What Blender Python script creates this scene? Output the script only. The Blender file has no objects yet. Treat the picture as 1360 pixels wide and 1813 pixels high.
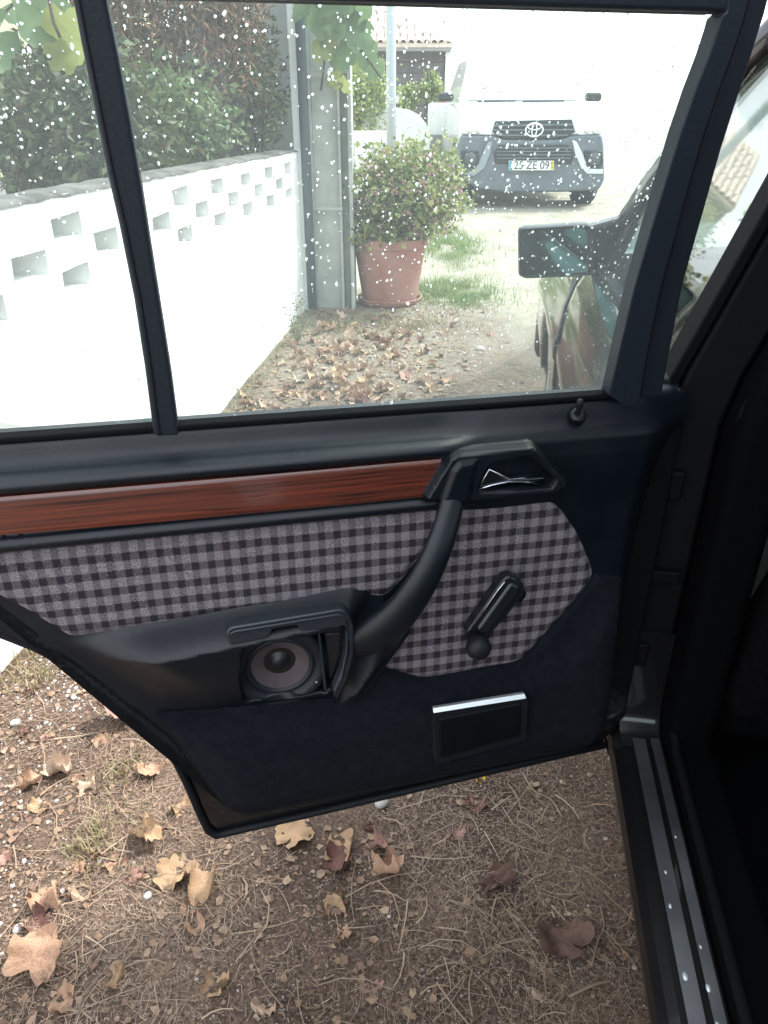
import bpy, bmesh, math, random
from mathutils import Vector, Matrix, noise
R = math.radians
random.seed(7)
sc = bpy.context.scene
col = sc.collection

# ---------------------------------------------------------------- camera, sky, sun, exposure
PITCH, FPX, CAMZ = R(28), 1319.0, 1.22
cd = bpy.data.cameras.new('camera'); cam = bpy.data.objects.new('camera', cd); col.objects.link(cam)
cam.location = (0, 0, CAMZ); cam.rotation_euler = (R(90) - PITCH, 0, 0)
cd.sensor_fit = 'HORIZONTAL'; cd.sensor_width = 36; cd.lens = 36 * FPX / 1360
cd.clip_start = 0.02; cd.clip_end = 900
sc.camera = cam
SUN_EL, SUN_AZ = R(50), R(58)       # azimuth clockwise from +Y
w = bpy.data.worlds.new('World'); sc.world = w; w.use_nodes = True
wn = w.node_tree; wn.nodes.clear()
sky = wn.nodes.new('ShaderNodeTexSky'); sky.sky_type = 'NISHITA'; sky.sun_disc = False
sky.sun_elevation = SUN_EL; sky.sun_rotation = SUN_AZ; sky.dust_density = 3.0; sky.air_density = 1.0
hs = wn.nodes.new('ShaderNodeHueSaturation'); hs.inputs['Saturation'].default_value = 0.5; hs.inputs['Value'].default_value = 1.0
mixw = wn.nodes.new('ShaderNodeMix'); mixw.data_type = 'RGBA'; mixw.inputs[0].default_value = 0.45
mixw.inputs[7].default_value = (13.0, 13.6, 14.4, 1)      # bright thin cloud layer
bg = wn.nodes.new('ShaderNodeBackground'); bg.inputs[1].default_value = 0.12
wo = wn.nodes.new('ShaderNodeOutputWorld')
wn.links.new(sky.outputs[0], hs.inputs['Color']); wn.links.new(hs.outputs[0], mixw.inputs[6])
wn.links.new(mixw.outputs[2], bg.inputs[0]); wn.links.new(bg.outputs[0], wo.inputs[0])
sd = bpy.data.lights.new('sun', 'SUN'); sun = bpy.data.objects.new('sun', sd); col.objects.link(sun)
sd.energy = 2.6; sd.angle = R(12); sd.color = (1, .95, .87)
sun.rotation_euler = Vector((-math.sin(SUN_AZ) * math.cos(SUN_EL), -math.cos(SUN_AZ) * math.cos(SUN_EL), -math.sin(SUN_EL))).to_track_quat('-Z', 'Y').to_euler()
sc.view_settings.view_transform = 'Standard'; sc.view_settings.look = 'None'
sc.view_settings.gamma = 1; sc.view_settings.use_curve_mapping = False
sc.view_settings.exposure = 1.5
sc.cycles.max_bounces = 10; sc.cycles.transparent_max_bounces = 24

# ---------------------------------------------------------------- measuring: pixel of the photograph -> point on a plane of the place
def ray(px, py):
    up = (906.5 - py) / FPX
    return Vector(((px - 680) / FPX, math.cos(PITCH) + up * math.sin(PITCH), up * math.cos(PITCH) - math.sin(PITCH)))
def aty(px, py, y):
    r = ray(px, py); s = y / r.y
    return Vector((r.x * s, y, CAMZ + r.z * s))
def gz(y): return 0.02 * max(0.0, y - 1.5)
def onground(px, py):
    r = ray(px, py); s = CAMZ / -r.z
    if r.y * s > 1.5: s = (CAMZ + .03) / (.02 * r.y - r.z)
    return Vector((r.x * s, r.y * s, CAMZ + r.z * s))
DA = R(11.8); DH = (.36, .923)
def D(px, py, d=0.0, lean=0.0, zb=.905):        # into the open door's own frame: X towards hinge, -Y out of the trim, Z up
    r = ray(px, py); c, s_ = math.cos(DA), math.sin(DA)
    l0 = DH[0] * s_ - DH[1] * c; lr = -r.x * s_ + r.y * c
    s = (-d - lean * (CAMZ - zb) - l0) / (lr + lean * r.z)
    x = r.x * s - DH[0]; y = r.y * s - DH[1]
    return Vector((x * c + y * s_, -x * s_ + y * c, CAMZ + r.z * s))
def DP(pts, d=0.0): return [((v := D(px, py, d)).x, v.z) for px, py in pts]
CA = R(-8.6); CO = Vector((.33, .93, 0))
MCAR = Matrix.Translation(CO) @ Matrix.Rotation(CA, 4, 'Z'); MCI = MCAR.inverted()
MDOOR = Matrix.Translation((DH[0], DH[1], 0)) @ Matrix.Rotation(DA, 4, 'Z')
def CY(px, py, Y):                                # into the car's frame on the plane Y
    a = MCI @ Vector((0, 0, CAMZ)); b = (MCI.to_3x3() @ ray(px, py)); s = (Y - a.y) / b.y
    return a + b * s

# ---------------------------------------------------------------- object helpers
def link(name, me, parent=None, mat=None):
    o = bpy.data.objects.new(name, me); col.objects.link(o)
    if parent: o.parent = parent
    if mat is not None and me is not None and not me.materials: me.materials.append(mat)
    return o
def tag(o, label=None, cat=None, group=None, kind=None):
    if label: o['label'] = label
    if cat: o['category'] = cat
    if group: o['group'] = group
    if kind: o['kind'] = kind
    return o
def thing(name, label, cat, loc=(0, 0, 0), rz=0, group=None):
    o = link(name, None); o.location = loc; o.rotation_euler = (0, 0, rz)
    return tag(o, label, cat, group)
class MB:
    def __init__(s): s.v = []; s.f = []; s.mi = []
    def add(s, vs, fs, m=0):
        b = len(s.v); s.v += [tuple(v) for v in vs]; s.f += [tuple(i + b for i in f) for f in fs]; s.mi += [m] * len(fs); return s
    def box(s, x0, x1, y0, y1, z0, z1, m=0):
        return s.add([(x0, y0, z0), (x1, y0, z0), (x1, y1, z0), (x0, y1, z0), (x0, y0, z1), (x1, y0, z1), (x1, y1, z1), (x0, y1, z1)],
                     [(0, 3, 2, 1), (4, 5, 6, 7), (0, 1, 5, 4), (1, 2, 6, 5), (2, 3, 7, 6), (3, 0, 4, 7)], m)
    def prism(s, pts, off, m=0):                   # pts: 3D outline, off: thickness vector
        n = len(pts); off = Vector(off); a = [Vector(p) for p in pts]; b = [p + off for p in a]
        return s.add(a + b, [tuple(range(n))[::-1], tuple(range(n, 2 * n))] + [(i, (i + 1) % n, n + (i + 1) % n, n + i) for i in range(n)], m)
    def tube(s, path, rad, n=8, flat=1.0, up=(0, 0, 1), m=0, caps=True):
        path = [Vector(p) for p in path]; rr = rad if isinstance(rad, (list, tuple)) else [rad] * len(path)
        vs = []; up = Vector(up)
        for i, p in enumerate(path):
            t = (path[min(i + 1, len(path) - 1)] - path[max(i - 1, 0)]).normalized()
            a = t.cross(up)
            if a.length < 1e-4: a = t.cross(Vector((1, 0, 0)))
            a.normalize(); b = a.cross(t)
            for k in range(n):
                q = 2 * math.pi * k / n
                vs.append(p + a * (math.cos(q) * rr[i]) + b * (math.sin(q) * rr[i] * flat))
        L = len(path)
        fs = [(i * n + k, i * n + (k + 1) % n, (i + 1) * n + (k + 1) % n, (i + 1) * n + k) for i in range(L - 1) for k in range(n)]
        if caps: fs += [tuple(range(n))[::-1], tuple((L - 1) * n + k for k in range(n))]
        return s.add(vs, fs, m)
    def lathe(s, prof, n=32, M=None, m=0, cap=True):          # prof: (r, z); M maps to place
        M = M or Matrix(); vs = []
        for r, z in prof:
            for k in range(n):
                q = 2 * math.pi * k / n; vs.append(M @ Vector((r * math.cos(q), r * math.sin(q), z)))
        L = len(prof)
        fs = [(i * n + k, i * n + (k + 1) % n, (i + 1) * n + (k + 1) % n, (i + 1) * n + k) for i in range(L - 1) for k in range(n)]
        if cap and prof[0][0] > 1e-6: fs.append(tuple(range(n))[::-1])
        if cap and prof[-1][0] > 1e-6: fs.append(tuple((L - 1) * n + k for k in range(n)))
        return s.add(vs, fs, m)
    def build(s, name, mat, parent=None, smooth=False, bevel=0, seg=2, mats=None, auto=None):
        me = bpy.data.meshes.new(name); me.from_pydata(s.v, [], s.f)
        for mm in (mats or [mat]): me.materials.append(mm)
        if mats: me.polygons.foreach_set('material_index', s.mi)
        me.validate(); me.update()
        bm = bmesh.new(); bm.from_mesh(me); bmesh.ops.remove_doubles(bm, verts=bm.verts, dist=1e-6)
        if len(bm.faces) < 60000: bmesh.ops.recalc_face_normals(bm, faces=bm.faces)
        if auto is not None:
            for e in bm.edges:
                if len(e.link_faces) == 2 and e.calc_face_angle(0) > R(auto): e.smooth = False
        bm.to_mesh(me); bm.free()
        if smooth or auto is not None: me.polygons.foreach_set('use_smooth', [True] * len(me.polygons))
        o = link(name, me, parent)
        if bevel:
            b = o.modifiers.new('bevel', 'BEVEL'); b.width = bevel; b.segments = seg; b.limit_method = 'ANGLE'; b.angle_limit = R(28)
            me.polygons.foreach_set('use_smooth', [True] * len(me.polygons)); b.harden_normals = True
        return o
def raw(name, vs, fs, mat, parent=None, smooth=False, mats=None, mi=None):
    me = bpy.data.meshes.new(name); me.from_pydata(vs, [], fs)
    for mm in (mats or [mat]): me.materials.append(mm)
    if mi: me.polygons.foreach_set('material_index', mi)
    if smooth: me.polygons.foreach_set('use_smooth', [True] * len(me.polygons))
    me.update(); return link(name, me, parent)
def ss(a, b, x):
    t = max(0.0, min(1.0, (x - a) / (b - a))); return t * t * (3 - 2 * t)
def interp(tab, x):                                # tab sorted descending or ascending in key
    if tab[0][0] > tab[-1][0]: tab = tab[::-1]
    if x <= tab[0][0]: return tab[0][1]
    for (a, u), (b, v) in zip(tab, tab[1:]):
        if x <= b: 
            t = (x - a) / (b - a); return u + (v - u) * t
    return tab[-1][1]
def sdf(P, x, z):                                  # > 0 inside
    n = len(P); ins = False; dm = 1e9
    for i in range(n):
        ax, az = P[i]; bx, bz = P[(i + 1) % n]
        if (az > z) != (bz > z) and x < (bx - ax) * (z - az) / (bz - az) + ax: ins = not ins
        ex, ez = bx - ax, bz - az; L = ex * ex + ez * ez or 1e-12
        t = max(0, min(1, ((x - ax) * ex + (z - az) * ez) / L))
        q = (ax + ex * t - x) ** 2 + (az + ez * t - z) ** 2
        if q < dm: dm = q
    return math.sqrt(dm) * (1 if ins else -1)
def fillet(P, r=.008, k=4):                        # rounded corners
    out = []; n = len(P); P = [Vector((p[0], p[1])) for p in P]
    for i in range(n):
        a, b, c = P[i - 1], P[i], P[(i + 1) % n]
        u, v = a - b, c - b; rr = min(r, u.length * .45, v.length * .45)
        p0, p1 = b + u.normalized() * rr, b + v.normalized() * rr
        for j in range(k + 1):
            t = j / k; q = p0 * (1 - t) ** 2 + b * 2 * t * (1 - t) + p1 * t * t
            if not out or (out[-1] - q).length > 1e-4: out.append(q)
    return [tuple(p) for p in out]
def relief(name, P, h, mat, parent, step=.006, skirt=.02, smooth=True):   # outline in door X,Z raised towards the viewer by h(x,z)
    bm = bmesh.new(); vs = [bm.verts.new((x, 0, z)) for x, z in P]; bm.faces.new(vs)
    xs = [p[0] for p in P]; zs = [p[1] for p in P]
    bmesh.ops.triangulate(bm, faces=bm.faces[:])
    def cut(lo, hi, ax):
        n = int((hi - lo) / step)
        for i in range(1, n + 1):
            q = lo + (i - .37) * step
            if q >= hi: break
            co = (q, 0, 0) if ax == 0 else (0, 0, q); no = (1, 0, 0) if ax == 0 else (0, 0, 1)
            bmesh.ops.bisect_plane(bm, geom=bm.verts[:] + bm.edges[:] + bm.faces[:], dist=1e-5, plane_co=co, plane_no=no)
    cut(min(xs), max(xs), 0); cut(min(zs), max(zs), 1)
    bmesh.ops.remove_doubles(bm, verts=bm.verts, dist=2e-5)
    bmesh.ops.dissolve_degenerate(bm, dist=1e-5, edges=bm.edges)
    bm.normal_update()
    for f in bm.faces:
        if f.normal.y > 0: f.normal_flip()
    for v in bm.verts: v.co.y = -h(v.co.x, v.co.z)
    be = [e for e in bm.edges if e.is_boundary]
    ex = bmesh.ops.extrude_edge_only(bm, edges=be)
    newv = {g for g in ex['geom'] if isinstance(g, bmesh.types.BMVert)}
    for g in newv: g.co.y += skirt
    side = [f for f in bm.faces if any(v in newv for v in f.verts)]
    sset = set(side); bm.normal_update(); bm.faces.index_update(); E_ = .0012
    grad = {}
    def gn(v):
        if v not in grad:
            x, z = v.co.x, v.co.z
            grad[v] = Vector((-(h(x + E_, z) - h(x - E_, z)) / (2 * E_), -1, -(h(x, z + E_) - h(x, z - E_)) / (2 * E_))).normalized()
        return grad[v]
    nor = []
    for f in bm.faces:
        if f in sset: nor += [tuple(f.normal)] * len(f.verts)
        else: nor += [tuple(gn(l.vert)) for l in f.loops]
    me = bpy.data.meshes.new(name); bm.to_mesh(me); bm.free(); me.materials.append(mat)
    me.polygons.foreach_set('use_smooth', [True] * len(me.polygons))
    me.normals_split_custom_set(nor)
    return link(name, me, parent)

# ---------------------------------------------------------------- materials
def node_mat(name):
    m = bpy.data.materials.new(name); m.use_nodes = True; nt = m.node_tree
    return m, nt, nt.nodes['Principled BSDF']
def N(nt, t, **kw):
    n = nt.nodes.new('ShaderNode' + t)
    for k, v in kw.items():
        if k in n.inputs: n.inputs[k].default_value = v
        else: setattr(n, k, v)
    return n
def ramp(nt, src, stops):
    r = N(nt, 'ValToRGB'); cr = r.color_ramp
    while len(cr.elements) < len(stops): cr.elements.new(.5)
    for e, (p, c) in zip(cr.elements, stops): e.position = p; e.color = (*c, 1)
    nt.links.new(src, r.inputs[0]); return r.outputs[0]
def mat(name, c, rough=.6, c2=None, ns=20, bump=None, bs=60, metal=0, coat=0, spec=.5, det=4, stretch=None, coord='Object', lo=.35, hi=.65):
    m, nt, p = node_mat(name); p.inputs['Roughness'].default_value = rough; p.inputs['Metallic'].default_value = metal
    p.inputs['Coat Weight'].default_value = coat; p.inputs['Coat Roughness'].default_value = .04; p.inputs['Specular IOR Level'].default_value = spec
    p.inputs['Base Color'].default_value = (*c, 1)
    tc = N(nt, 'TexCoord'); v = tc.outputs[coord]
    if stretch:
        mp = N(nt, 'Mapping'); mp.inputs['Scale'].default_value = stretch; nt.links.new(v, mp.inputs[0]); v = mp.outputs[0]
    if c2:
        n = N(nt, 'TexNoise', Scale=ns, Detail=det); nt.links.new(v, n.inputs['Vector'])
        nt.links.new(ramp(nt, n.outputs[0], [(lo, c), (hi, c2)]), p.inputs['Base Color'])
    if bump:
        n = N(nt, 'TexNoise', Scale=bs, Detail=3); nt.links.new(v, n.inputs['Vector'])
        b = N(nt, 'Bump', Strength=bump, Distance=.004); nt.links.new(n.outputs[0], b.inputs['Height']); nt.links.new(b.outputs[0], p.inputs['Normal'])
    return m
def leaf_mat(name, cols, rough=.55, trans=.3):
    m, nt, p = node_mat(name); p.inputs['Roughness'].default_value = rough
    g = N(nt, 'NewGeometry'); r = ramp(nt, g.outputs['Random Per Island'], [(i / max(1, len(cols) - 1), c) for i, c in enumerate(cols)])
    nt.links.new(r, p.inputs['Base Color'])
    t = N(nt, 'BsdfTranslucent'); nt.links.new(r, t.inputs[0]); mx = N(nt, 'MixShader'); mx.inputs[0].default_value = trans
    out = nt.nodes['Material Output']; nt.links.new(p.outputs[0], mx.inputs[1]); nt.links.new(t.outputs[0], mx.inputs[2]); nt.links.new(mx.outputs[0], out.inputs[0])
    return m
def dry_leaf_mat(name, c, c2):
    m, nt, p = node_mat(name); p.inputs['Roughness'].default_value = .7
    tc = N(nt, 'TexCoord'); n = N(nt, 'TexNoise', Scale=45, Detail=6); nt.links.new(tc.outputs['Object'], n.inputs['Vector'])
    nt.links.new(ramp(nt, n.outputs[0], [(.35, c2), (.6, c)]), p.inputs['Base Color'])
    n2 = N(nt, 'TexNoise', Scale=160, Detail=3); nt.links.new(tc.outputs['Object'], n2.inputs['Vector'])
    b = N(nt, 'Bump', Strength=.5, Distance=.002); nt.links.new(n2.outputs[0], b.inputs['Height']); nt.links.new(b.outputs[0], p.inputs['Normal'])
    return m
def grain(name, c, rough, scale=900, st=.35, spec=.5, sm=None):      # moulded, leather-grained plastic
    m, nt, p = node_mat(name); p.inputs['Base Color'].default_value = (*c, 1); p.inputs['Specular IOR Level'].default_value = spec
    tc = N(nt, 'TexCoord'); v = N(nt, 'TexVoronoi', Scale=scale); nt.links.new(tc.outputs['Object'], v.inputs['Vector'])
    n = N(nt, 'TexNoise', Scale=14, Detail=5); nt.links.new(tc.outputs['Object'], n.inputs['Vector'])
    mr = N(nt, 'MapRange'); mr.inputs['From Min'].default_value = .3; mr.inputs['From Max'].default_value = .7
    mr.inputs['To Min'].default_value = rough - .07; mr.inputs['To Max'].default_value = rough + .1
    nt.links.new(n.outputs[0], mr.inputs[0]); nt.links.new(mr.outputs[0], p.inputs['Roughness'])
    b = N(nt, 'Bump', Strength=st, Distance=.0006); nt.links.new(v.outputs[0], b.inputs['Height']); nt.links.new(b.outputs[0], p.inputs['Normal'])
    return m
PLAST = grain('grained_plastic', (.0034, .0062, .0100), .33, spec=.42)
PLAST2 = grain('smooth_plastic', (.0040, .0065, .0102), .34, 1500, .15, spec=.36)
RUBBER = mat('rubber', (.006, .0075, .010), .6, spec=.25)
SEALM = mat('seal_rubber', (.0025, .003, .004), .8, spec=.10)
CARPET = mat('door_carpet', (.0036, .0055, .0098), .95, (.0075, .0098, .0145), 70, bump=.9, bs=420, spec=.15, det=8)
PAINT = mat('black_paint', (.006, .006, .007), .25, coat=1.0, spec=.5)
PAINTD = mat('dusty_black_paint', (.0045, .0045, .0055), .38, (.010, .0095, .009), 9, coat=.15, spec=.3, det=8, lo=.5, hi=.85)
CHROME = mat('chrome', (.75, .77, .8), .12, metal=1)
DULLMETAL = mat('dull_metal', (.29, .30, .315), .42, (.20, .21, .225), 14, metal=1, det=6)
VINYL = mat('frame_vinyl', (.014, .020, .029), .5, spec=.4, bump=.15, bs=300)
INTERIOR = mat('interior_trim', (.0022, .0023, .003), .9, spec=.03)
SEAT = mat('seat_cloth', (.004, .004, .005), .95, (.0025, .0025, .003), 60, spec=.04)
GLASSBLK = mat('dark_glass', (.01, .013, .014), .06, coat=1)
# lacquered wood
def wood():
    m, nt, p = node_mat('lacquered_wood'); p.inputs['Roughness'].default_value = .35; p.inputs['Coat Weight'].default_value = 1; p.inputs['Coat Roughness'].default_value = .06
    tc = N(nt, 'TexCoord'); mp = N(nt, 'Mapping'); mp.inputs['Scale'].default_value = (.42, 1, 40); nt.links.new(tc.outputs['Object'], mp.inputs[0])
    n = N(nt, 'TexNoise', Scale=3.0, Detail=2.2, Distortion=.25); nt.links.new(mp.outputs[0], n.inputs['Vector'])
    mp2 = N(nt, 'Mapping'); mp2.inputs['Scale'].default_value = (1.2, 1, 260); nt.links.new(tc.outputs['Object'], mp2.inputs[0])
    n2 = N(nt, 'TexNoise', Scale=3, Detail=3); nt.links.new(mp2.outputs[0], n2.inputs['Vector'])
    a = ramp(nt, n.outputs[0], [(.30, (.060, .011, .008)), (.39, (.120, .024, .012)), (.415, (.018, .006, .005)), (.44, (.125, .026, .014)), (.50, (.15, .034, .017)), (.52, (.022, .007, .005)), (.545, (.115, .030, .017)), (.62, (.085, .020, .012)), (.64, (.020, .006, .005)), (.66, (.09, .022, .013))])
    b = ramp(nt, n2.outputs[0], [(.35, (.72, .68, .68)), (.6, (1.05, 1.05, 1.05))])
    mx = N(nt, 'Mix', data_type='RGBA', blend_type='MULTIPLY'); mx.inputs[0].default_value = .8
    nt.links.new(a, mx.inputs[6]); nt.links.new(b, mx.inputs[7]); nt.links.new(mx.outputs[2], p.inputs['Base Color']); return m
WOOD = wood()
def plaid():
    m, nt, p = node_mat('checked_cloth'); p.inputs['Roughness'].default_value = .95; p.inputs['Specular IOR Level'].default_value = .15
    tc = N(nt, 'TexCoord'); sp = N(nt, 'SeparateXYZ')
    nz = N(nt, 'TexNoise', Scale=1300, Detail=0); nt.links.new(tc.outputs['Object'], nz.inputs['Vector'])
    sc_ = N(nt, 'VectorMath', operation='SCALE'); sc_.inputs['Scale'].default_value = .0035
    sub = N(nt, 'VectorMath', operation='SUBTRACT'); sub.inputs[1].default_value = (.5, .5, .5); nt.links.new(nz.outputs['Color'], sub.inputs[0]); nt.links.new(sub.outputs[0], sc_.inputs[0])
    ad = N(nt, 'VectorMath', operation='ADD'); nt.links.new(tc.outputs['Object'], ad.inputs[0]); nt.links.new(sc_.outputs[0], ad.inputs[1])
    nt.links.new(ad.outputs[0], sp.inputs[0])
    def stripe(out, per, off, duty=.40):
        a = N(nt, 'Math', operation='ADD'); a.inputs[1].default_value = 5 + off; nt.links.new(out, a.inputs[0])
        d = N(nt, 'Math', operation='DIVIDE'); d.inputs[1].default_value = per; nt.links.new(a.outputs[0], d.inputs[0])
        f = N(nt, 'Math', operation='FRACT'); nt.links.new(d.outputs[0], f.inputs[0])
        g = N(nt, 'Math', operation='LESS_THAN'); g.inputs[1].default_value = duty; nt.links.new(f.outputs[0], g.inputs[0]); return g.outputs[0]
    sx = stripe(sp.outputs[0], .0196, .004, .47); sz = stripe(sp.outputs[2], .0236, .009, .47)
    def mixc(f, a, b):
        m_ = N(nt, 'Mix', data_type='RGBA'); nt.links.new(f, m_.inputs[0])
        for k_, c_ in ((6, a), (7, b)):
            if isinstance(c_, tuple): m_.inputs[k_].default_value = (*c_, 1)
            else: nt.links.new(c_, m_.inputs[k_])
        return m_.outputs[2]
    plc = mixc(sz, mixc(sx, (.185, .170, .182), (.112, .100, .110)), mixc(sx, (.084, .072, .078), (.026, .022, .030)))
    n3 = N(nt, 'TexNoise', Scale=1100, Detail=2); nt.links.new(tc.outputs['Object'], n3.inputs['Vector'])
    r3 = ramp(nt, n3.outputs[0], [(.38, (.35, .34, .36)), (.62, (1.6, 1.6, 1.62))])
    m3 = N(nt, 'Mix', data_type='RGBA', blend_type='MULTIPLY'); m3.inputs[0].default_value = .9; nt.links.new(plc, m3.inputs[6]); nt.links.new(r3, m3.inputs[7])
    nt.links.new(m3.outputs[2], p.inputs['Base Color'])
    b = N(nt, 'Bump', Strength=.5, Distance=.001); nt.links.new(n3.outputs[0], b.inputs['Height']); nt.links.new(b.outputs[0], p.inputs['Normal'])
    return m
PLAID = plaid()
def veil_film_glass(name, film_veil, tint=(.90, .955, .94), refl=.08):  # pale translucent film on the pane, also imitating veiling glare
    m = bpy.data.materials.new(name); m.use_nodes = True; nt = m.node_tree; nt.nodes.clear(); out = N(nt, 'OutputMaterial')
    t = N(nt, 'BsdfTransparent'); t.inputs[0].default_value = (*tint, 1)
    tr = N(nt, 'BsdfTranslucent'); tr.inputs[0].default_value = (.86, .93, .95, 1)
    g = N(nt, 'BsdfGlossy'); g.inputs['Roughness'].default_value = .02
    n = N(nt, 'TexNoise', Scale=9, Detail=6); tc = N(nt, 'TexCoord'); nt.links.new(tc.outputs['Object'], n.inputs['Vector'])
    mr = N(nt, 'MapRange'); mr.inputs['To Min'].default_value = film_veil * .75; mr.inputs['To Max'].default_value = film_veil * 1.25; nt.links.new(n.outputs[0], mr.inputs[0])
    a = N(nt, 'MixShader'); nt.links.new(mr.outputs[0], a.inputs[0]); nt.links.new(t.outputs[0], a.inputs[1]); nt.links.new(tr.outputs[0], a.inputs[2])
    lw = N(nt, 'LayerWeight', Blend=.35); sc2 = N(nt, 'Math', operation='MULTIPLY'); sc2.inputs[1].default_value = .5; nt.links.new(lw.outputs['Fresnel'], sc2.inputs[0])
    b = N(nt, 'MixShader'); nt.links.new(sc2.outputs[0], b.inputs[0]); nt.links.new(a.outputs[0], b.inputs[1]); nt.links.new(g.outputs[0], b.inputs[2])
    nt.links.new(b.outputs[0], out.inputs[0]); return m
GLASS = veil_film_glass('wet_window_glass', .034)
GLASSC = veil_film_glass('clear_window_glass', .02, (.86, .91, .89))
def drops_mat():
    m = bpy.data.materials.new('rain_water'); m.use_nodes = True; nt = m.node_tree; nt.nodes.clear(); out = N(nt, 'OutputMaterial')
    g = N(nt, 'BsdfGlass', IOR=1.33); g.inputs['Roughness'].default_value = .05
    t = N(nt, 'BsdfTranslucent'); t.inputs[0].default_value = (.93, .96, .97, 1)  # white mixed into the water imitates bright sky refracted in the drops
    a = N(nt, 'MixShader'); a.inputs[0].default_value = .36; nt.links.new(g.outputs[0], a.inputs[1]); nt.links.new(t.outputs[0], a.inputs[2]); nt.links.new(a.outputs[0], out.inputs[0]); return m
WATER = drops_mat()
WHITEW = mat('white_limewash', (.80, .80, .79), .9, (.72, .72, .70), 6, bump=.5, bs=35, det=8)
WALLTOP = mat('weathered_wall_top', (.055, .052, .047), .95, (.13, .125, .115), 12, bump=.8, bs=60, det=8)
RENDER_G = mat('grey_render', (.36, .37, .36), .95, (.46, .47, .45), 5, bump=.7, bs=25, det=8)
CONCRETE = mat('concrete_post', (.30, .32, .29), .9, (.42, .43, .39), 7, bump=.4, bs=50, det=8)
BARK = mat('bark', (.06, .045, .035), .95, (.12, .095, .075), 30, bump=1, bs=60)
TERRA = mat('terracotta', (.30, .115, .085), .85, (.36, .19, .15), 5, det=8, bump=.2, bs=80)
YELLOWH = mat('cream_render', (.72, .66, .47), .9, (.66, .60, .43), 3)
GALV = mat('galvanised_steel', (.42, .45, .47), .45, metal=.6)
TILE = mat('clay_roof_tile', (.58, .46, .40), .85, (.70, .60, .54), 12)
DARKWALL = mat('dark_wall', (.10, .085, .095), .9, (.14, .12, .13), 4)

# ---------------------------------------------------------------- ground
def g_noise(x, y):
    return noise.noise((x * 2.3, y * 2.3, 0)) * .010 + noise.noise((x * 11, y * 11, 3)) * .004 + noise.noise((x * 45, y * 45, 7)) * .0022
def gh(x, y):
    k = ss(14, 8, abs(y)) if abs(y) > 8 else 1
    return gz(min(y, 60)) + g_noise(x, y) * (k if k > .2 else .2)
def ground():
    def axis(segs):
        out = []
        for a, b, n in segs: out += [a + (b - a) * i / n for i in range(n)]
        return out + [segs[-1][1]]
    xs = axis([(-400, -60, 6), (-60, -8, 10), (-8, -1.3, 14), (-1.3, .7, 110), (.7, 2.2, 40), (2.2, 8, 16), (8, 60, 10), (60, 400, 6)])
    ys = axis([(-300, -40, 5), (-40, -4, 10), (-4, .45, 14), (.45, 1.75, 80), (1.75, 5.5, 150), (5.5, 11, 60), (11, 30, 16), (30, 600, 10)])
    vs = [(x, y, gh(x, y)) for y in ys for x in xs]; nx = len(xs)
    fs = [(j * nx + i, j * nx + i + 1, (j + 1) * nx + i + 1, (j + 1) * nx + i) for j in range(len(ys) - 1) for i in range(nx - 1)]
    m, nt, p = node_mat('dry_soil'); p.inputs['Roughness'].default_value = .95; p.inputs['Specular IOR Level'].default_value = .2
    tc = N(nt, 'TexCoord'); O = tc.outputs['Object']
    n1 = N(nt, 'TexNoise', Scale=3.5, Detail=8); nt.links.new(O, n1.inputs['Vector'])
    n2 = N(nt, 'TexNoise', Scale=160, Detail=6, Roughness=.7); nt.links.new(O, n2.inputs['Vector'])
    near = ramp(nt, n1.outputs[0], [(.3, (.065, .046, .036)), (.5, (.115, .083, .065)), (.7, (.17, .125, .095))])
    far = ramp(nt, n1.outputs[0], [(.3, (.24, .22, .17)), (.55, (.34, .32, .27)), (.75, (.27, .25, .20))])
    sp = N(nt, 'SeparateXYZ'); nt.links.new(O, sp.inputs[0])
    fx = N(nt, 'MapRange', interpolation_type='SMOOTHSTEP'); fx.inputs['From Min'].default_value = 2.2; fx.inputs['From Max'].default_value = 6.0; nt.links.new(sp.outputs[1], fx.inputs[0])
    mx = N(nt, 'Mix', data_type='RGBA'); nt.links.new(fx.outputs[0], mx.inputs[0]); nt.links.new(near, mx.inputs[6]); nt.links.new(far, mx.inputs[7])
    gr = ramp(nt, n2.outputs[0], [(.32, (.22, .22, .22)), (.5, (.9, .9, .9)), (.66, (1.9, 1.82, 1.75))])
    mu = N(nt, 'Mix', data_type='RGBA', blend_type='MULTIPLY'); mu.inputs[0].default_value = .9; nt.links.new(mx.outputs[2], mu.inputs[6]); nt.links.new(gr, mu.inputs[7])
    nt.links.new(mu.outputs[2], p.inputs['Base Color'])
    b = N(nt, 'Bump', Strength=1, Distance=.004); nt.links.new(n2.outputs[0], b.inputs['Height']); nt.links.new(b.outputs[0], p.inputs['Normal'])
    o = raw('ground', vs, fs, m, smooth=True); tag(o, kind='structure')
ground()

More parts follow.
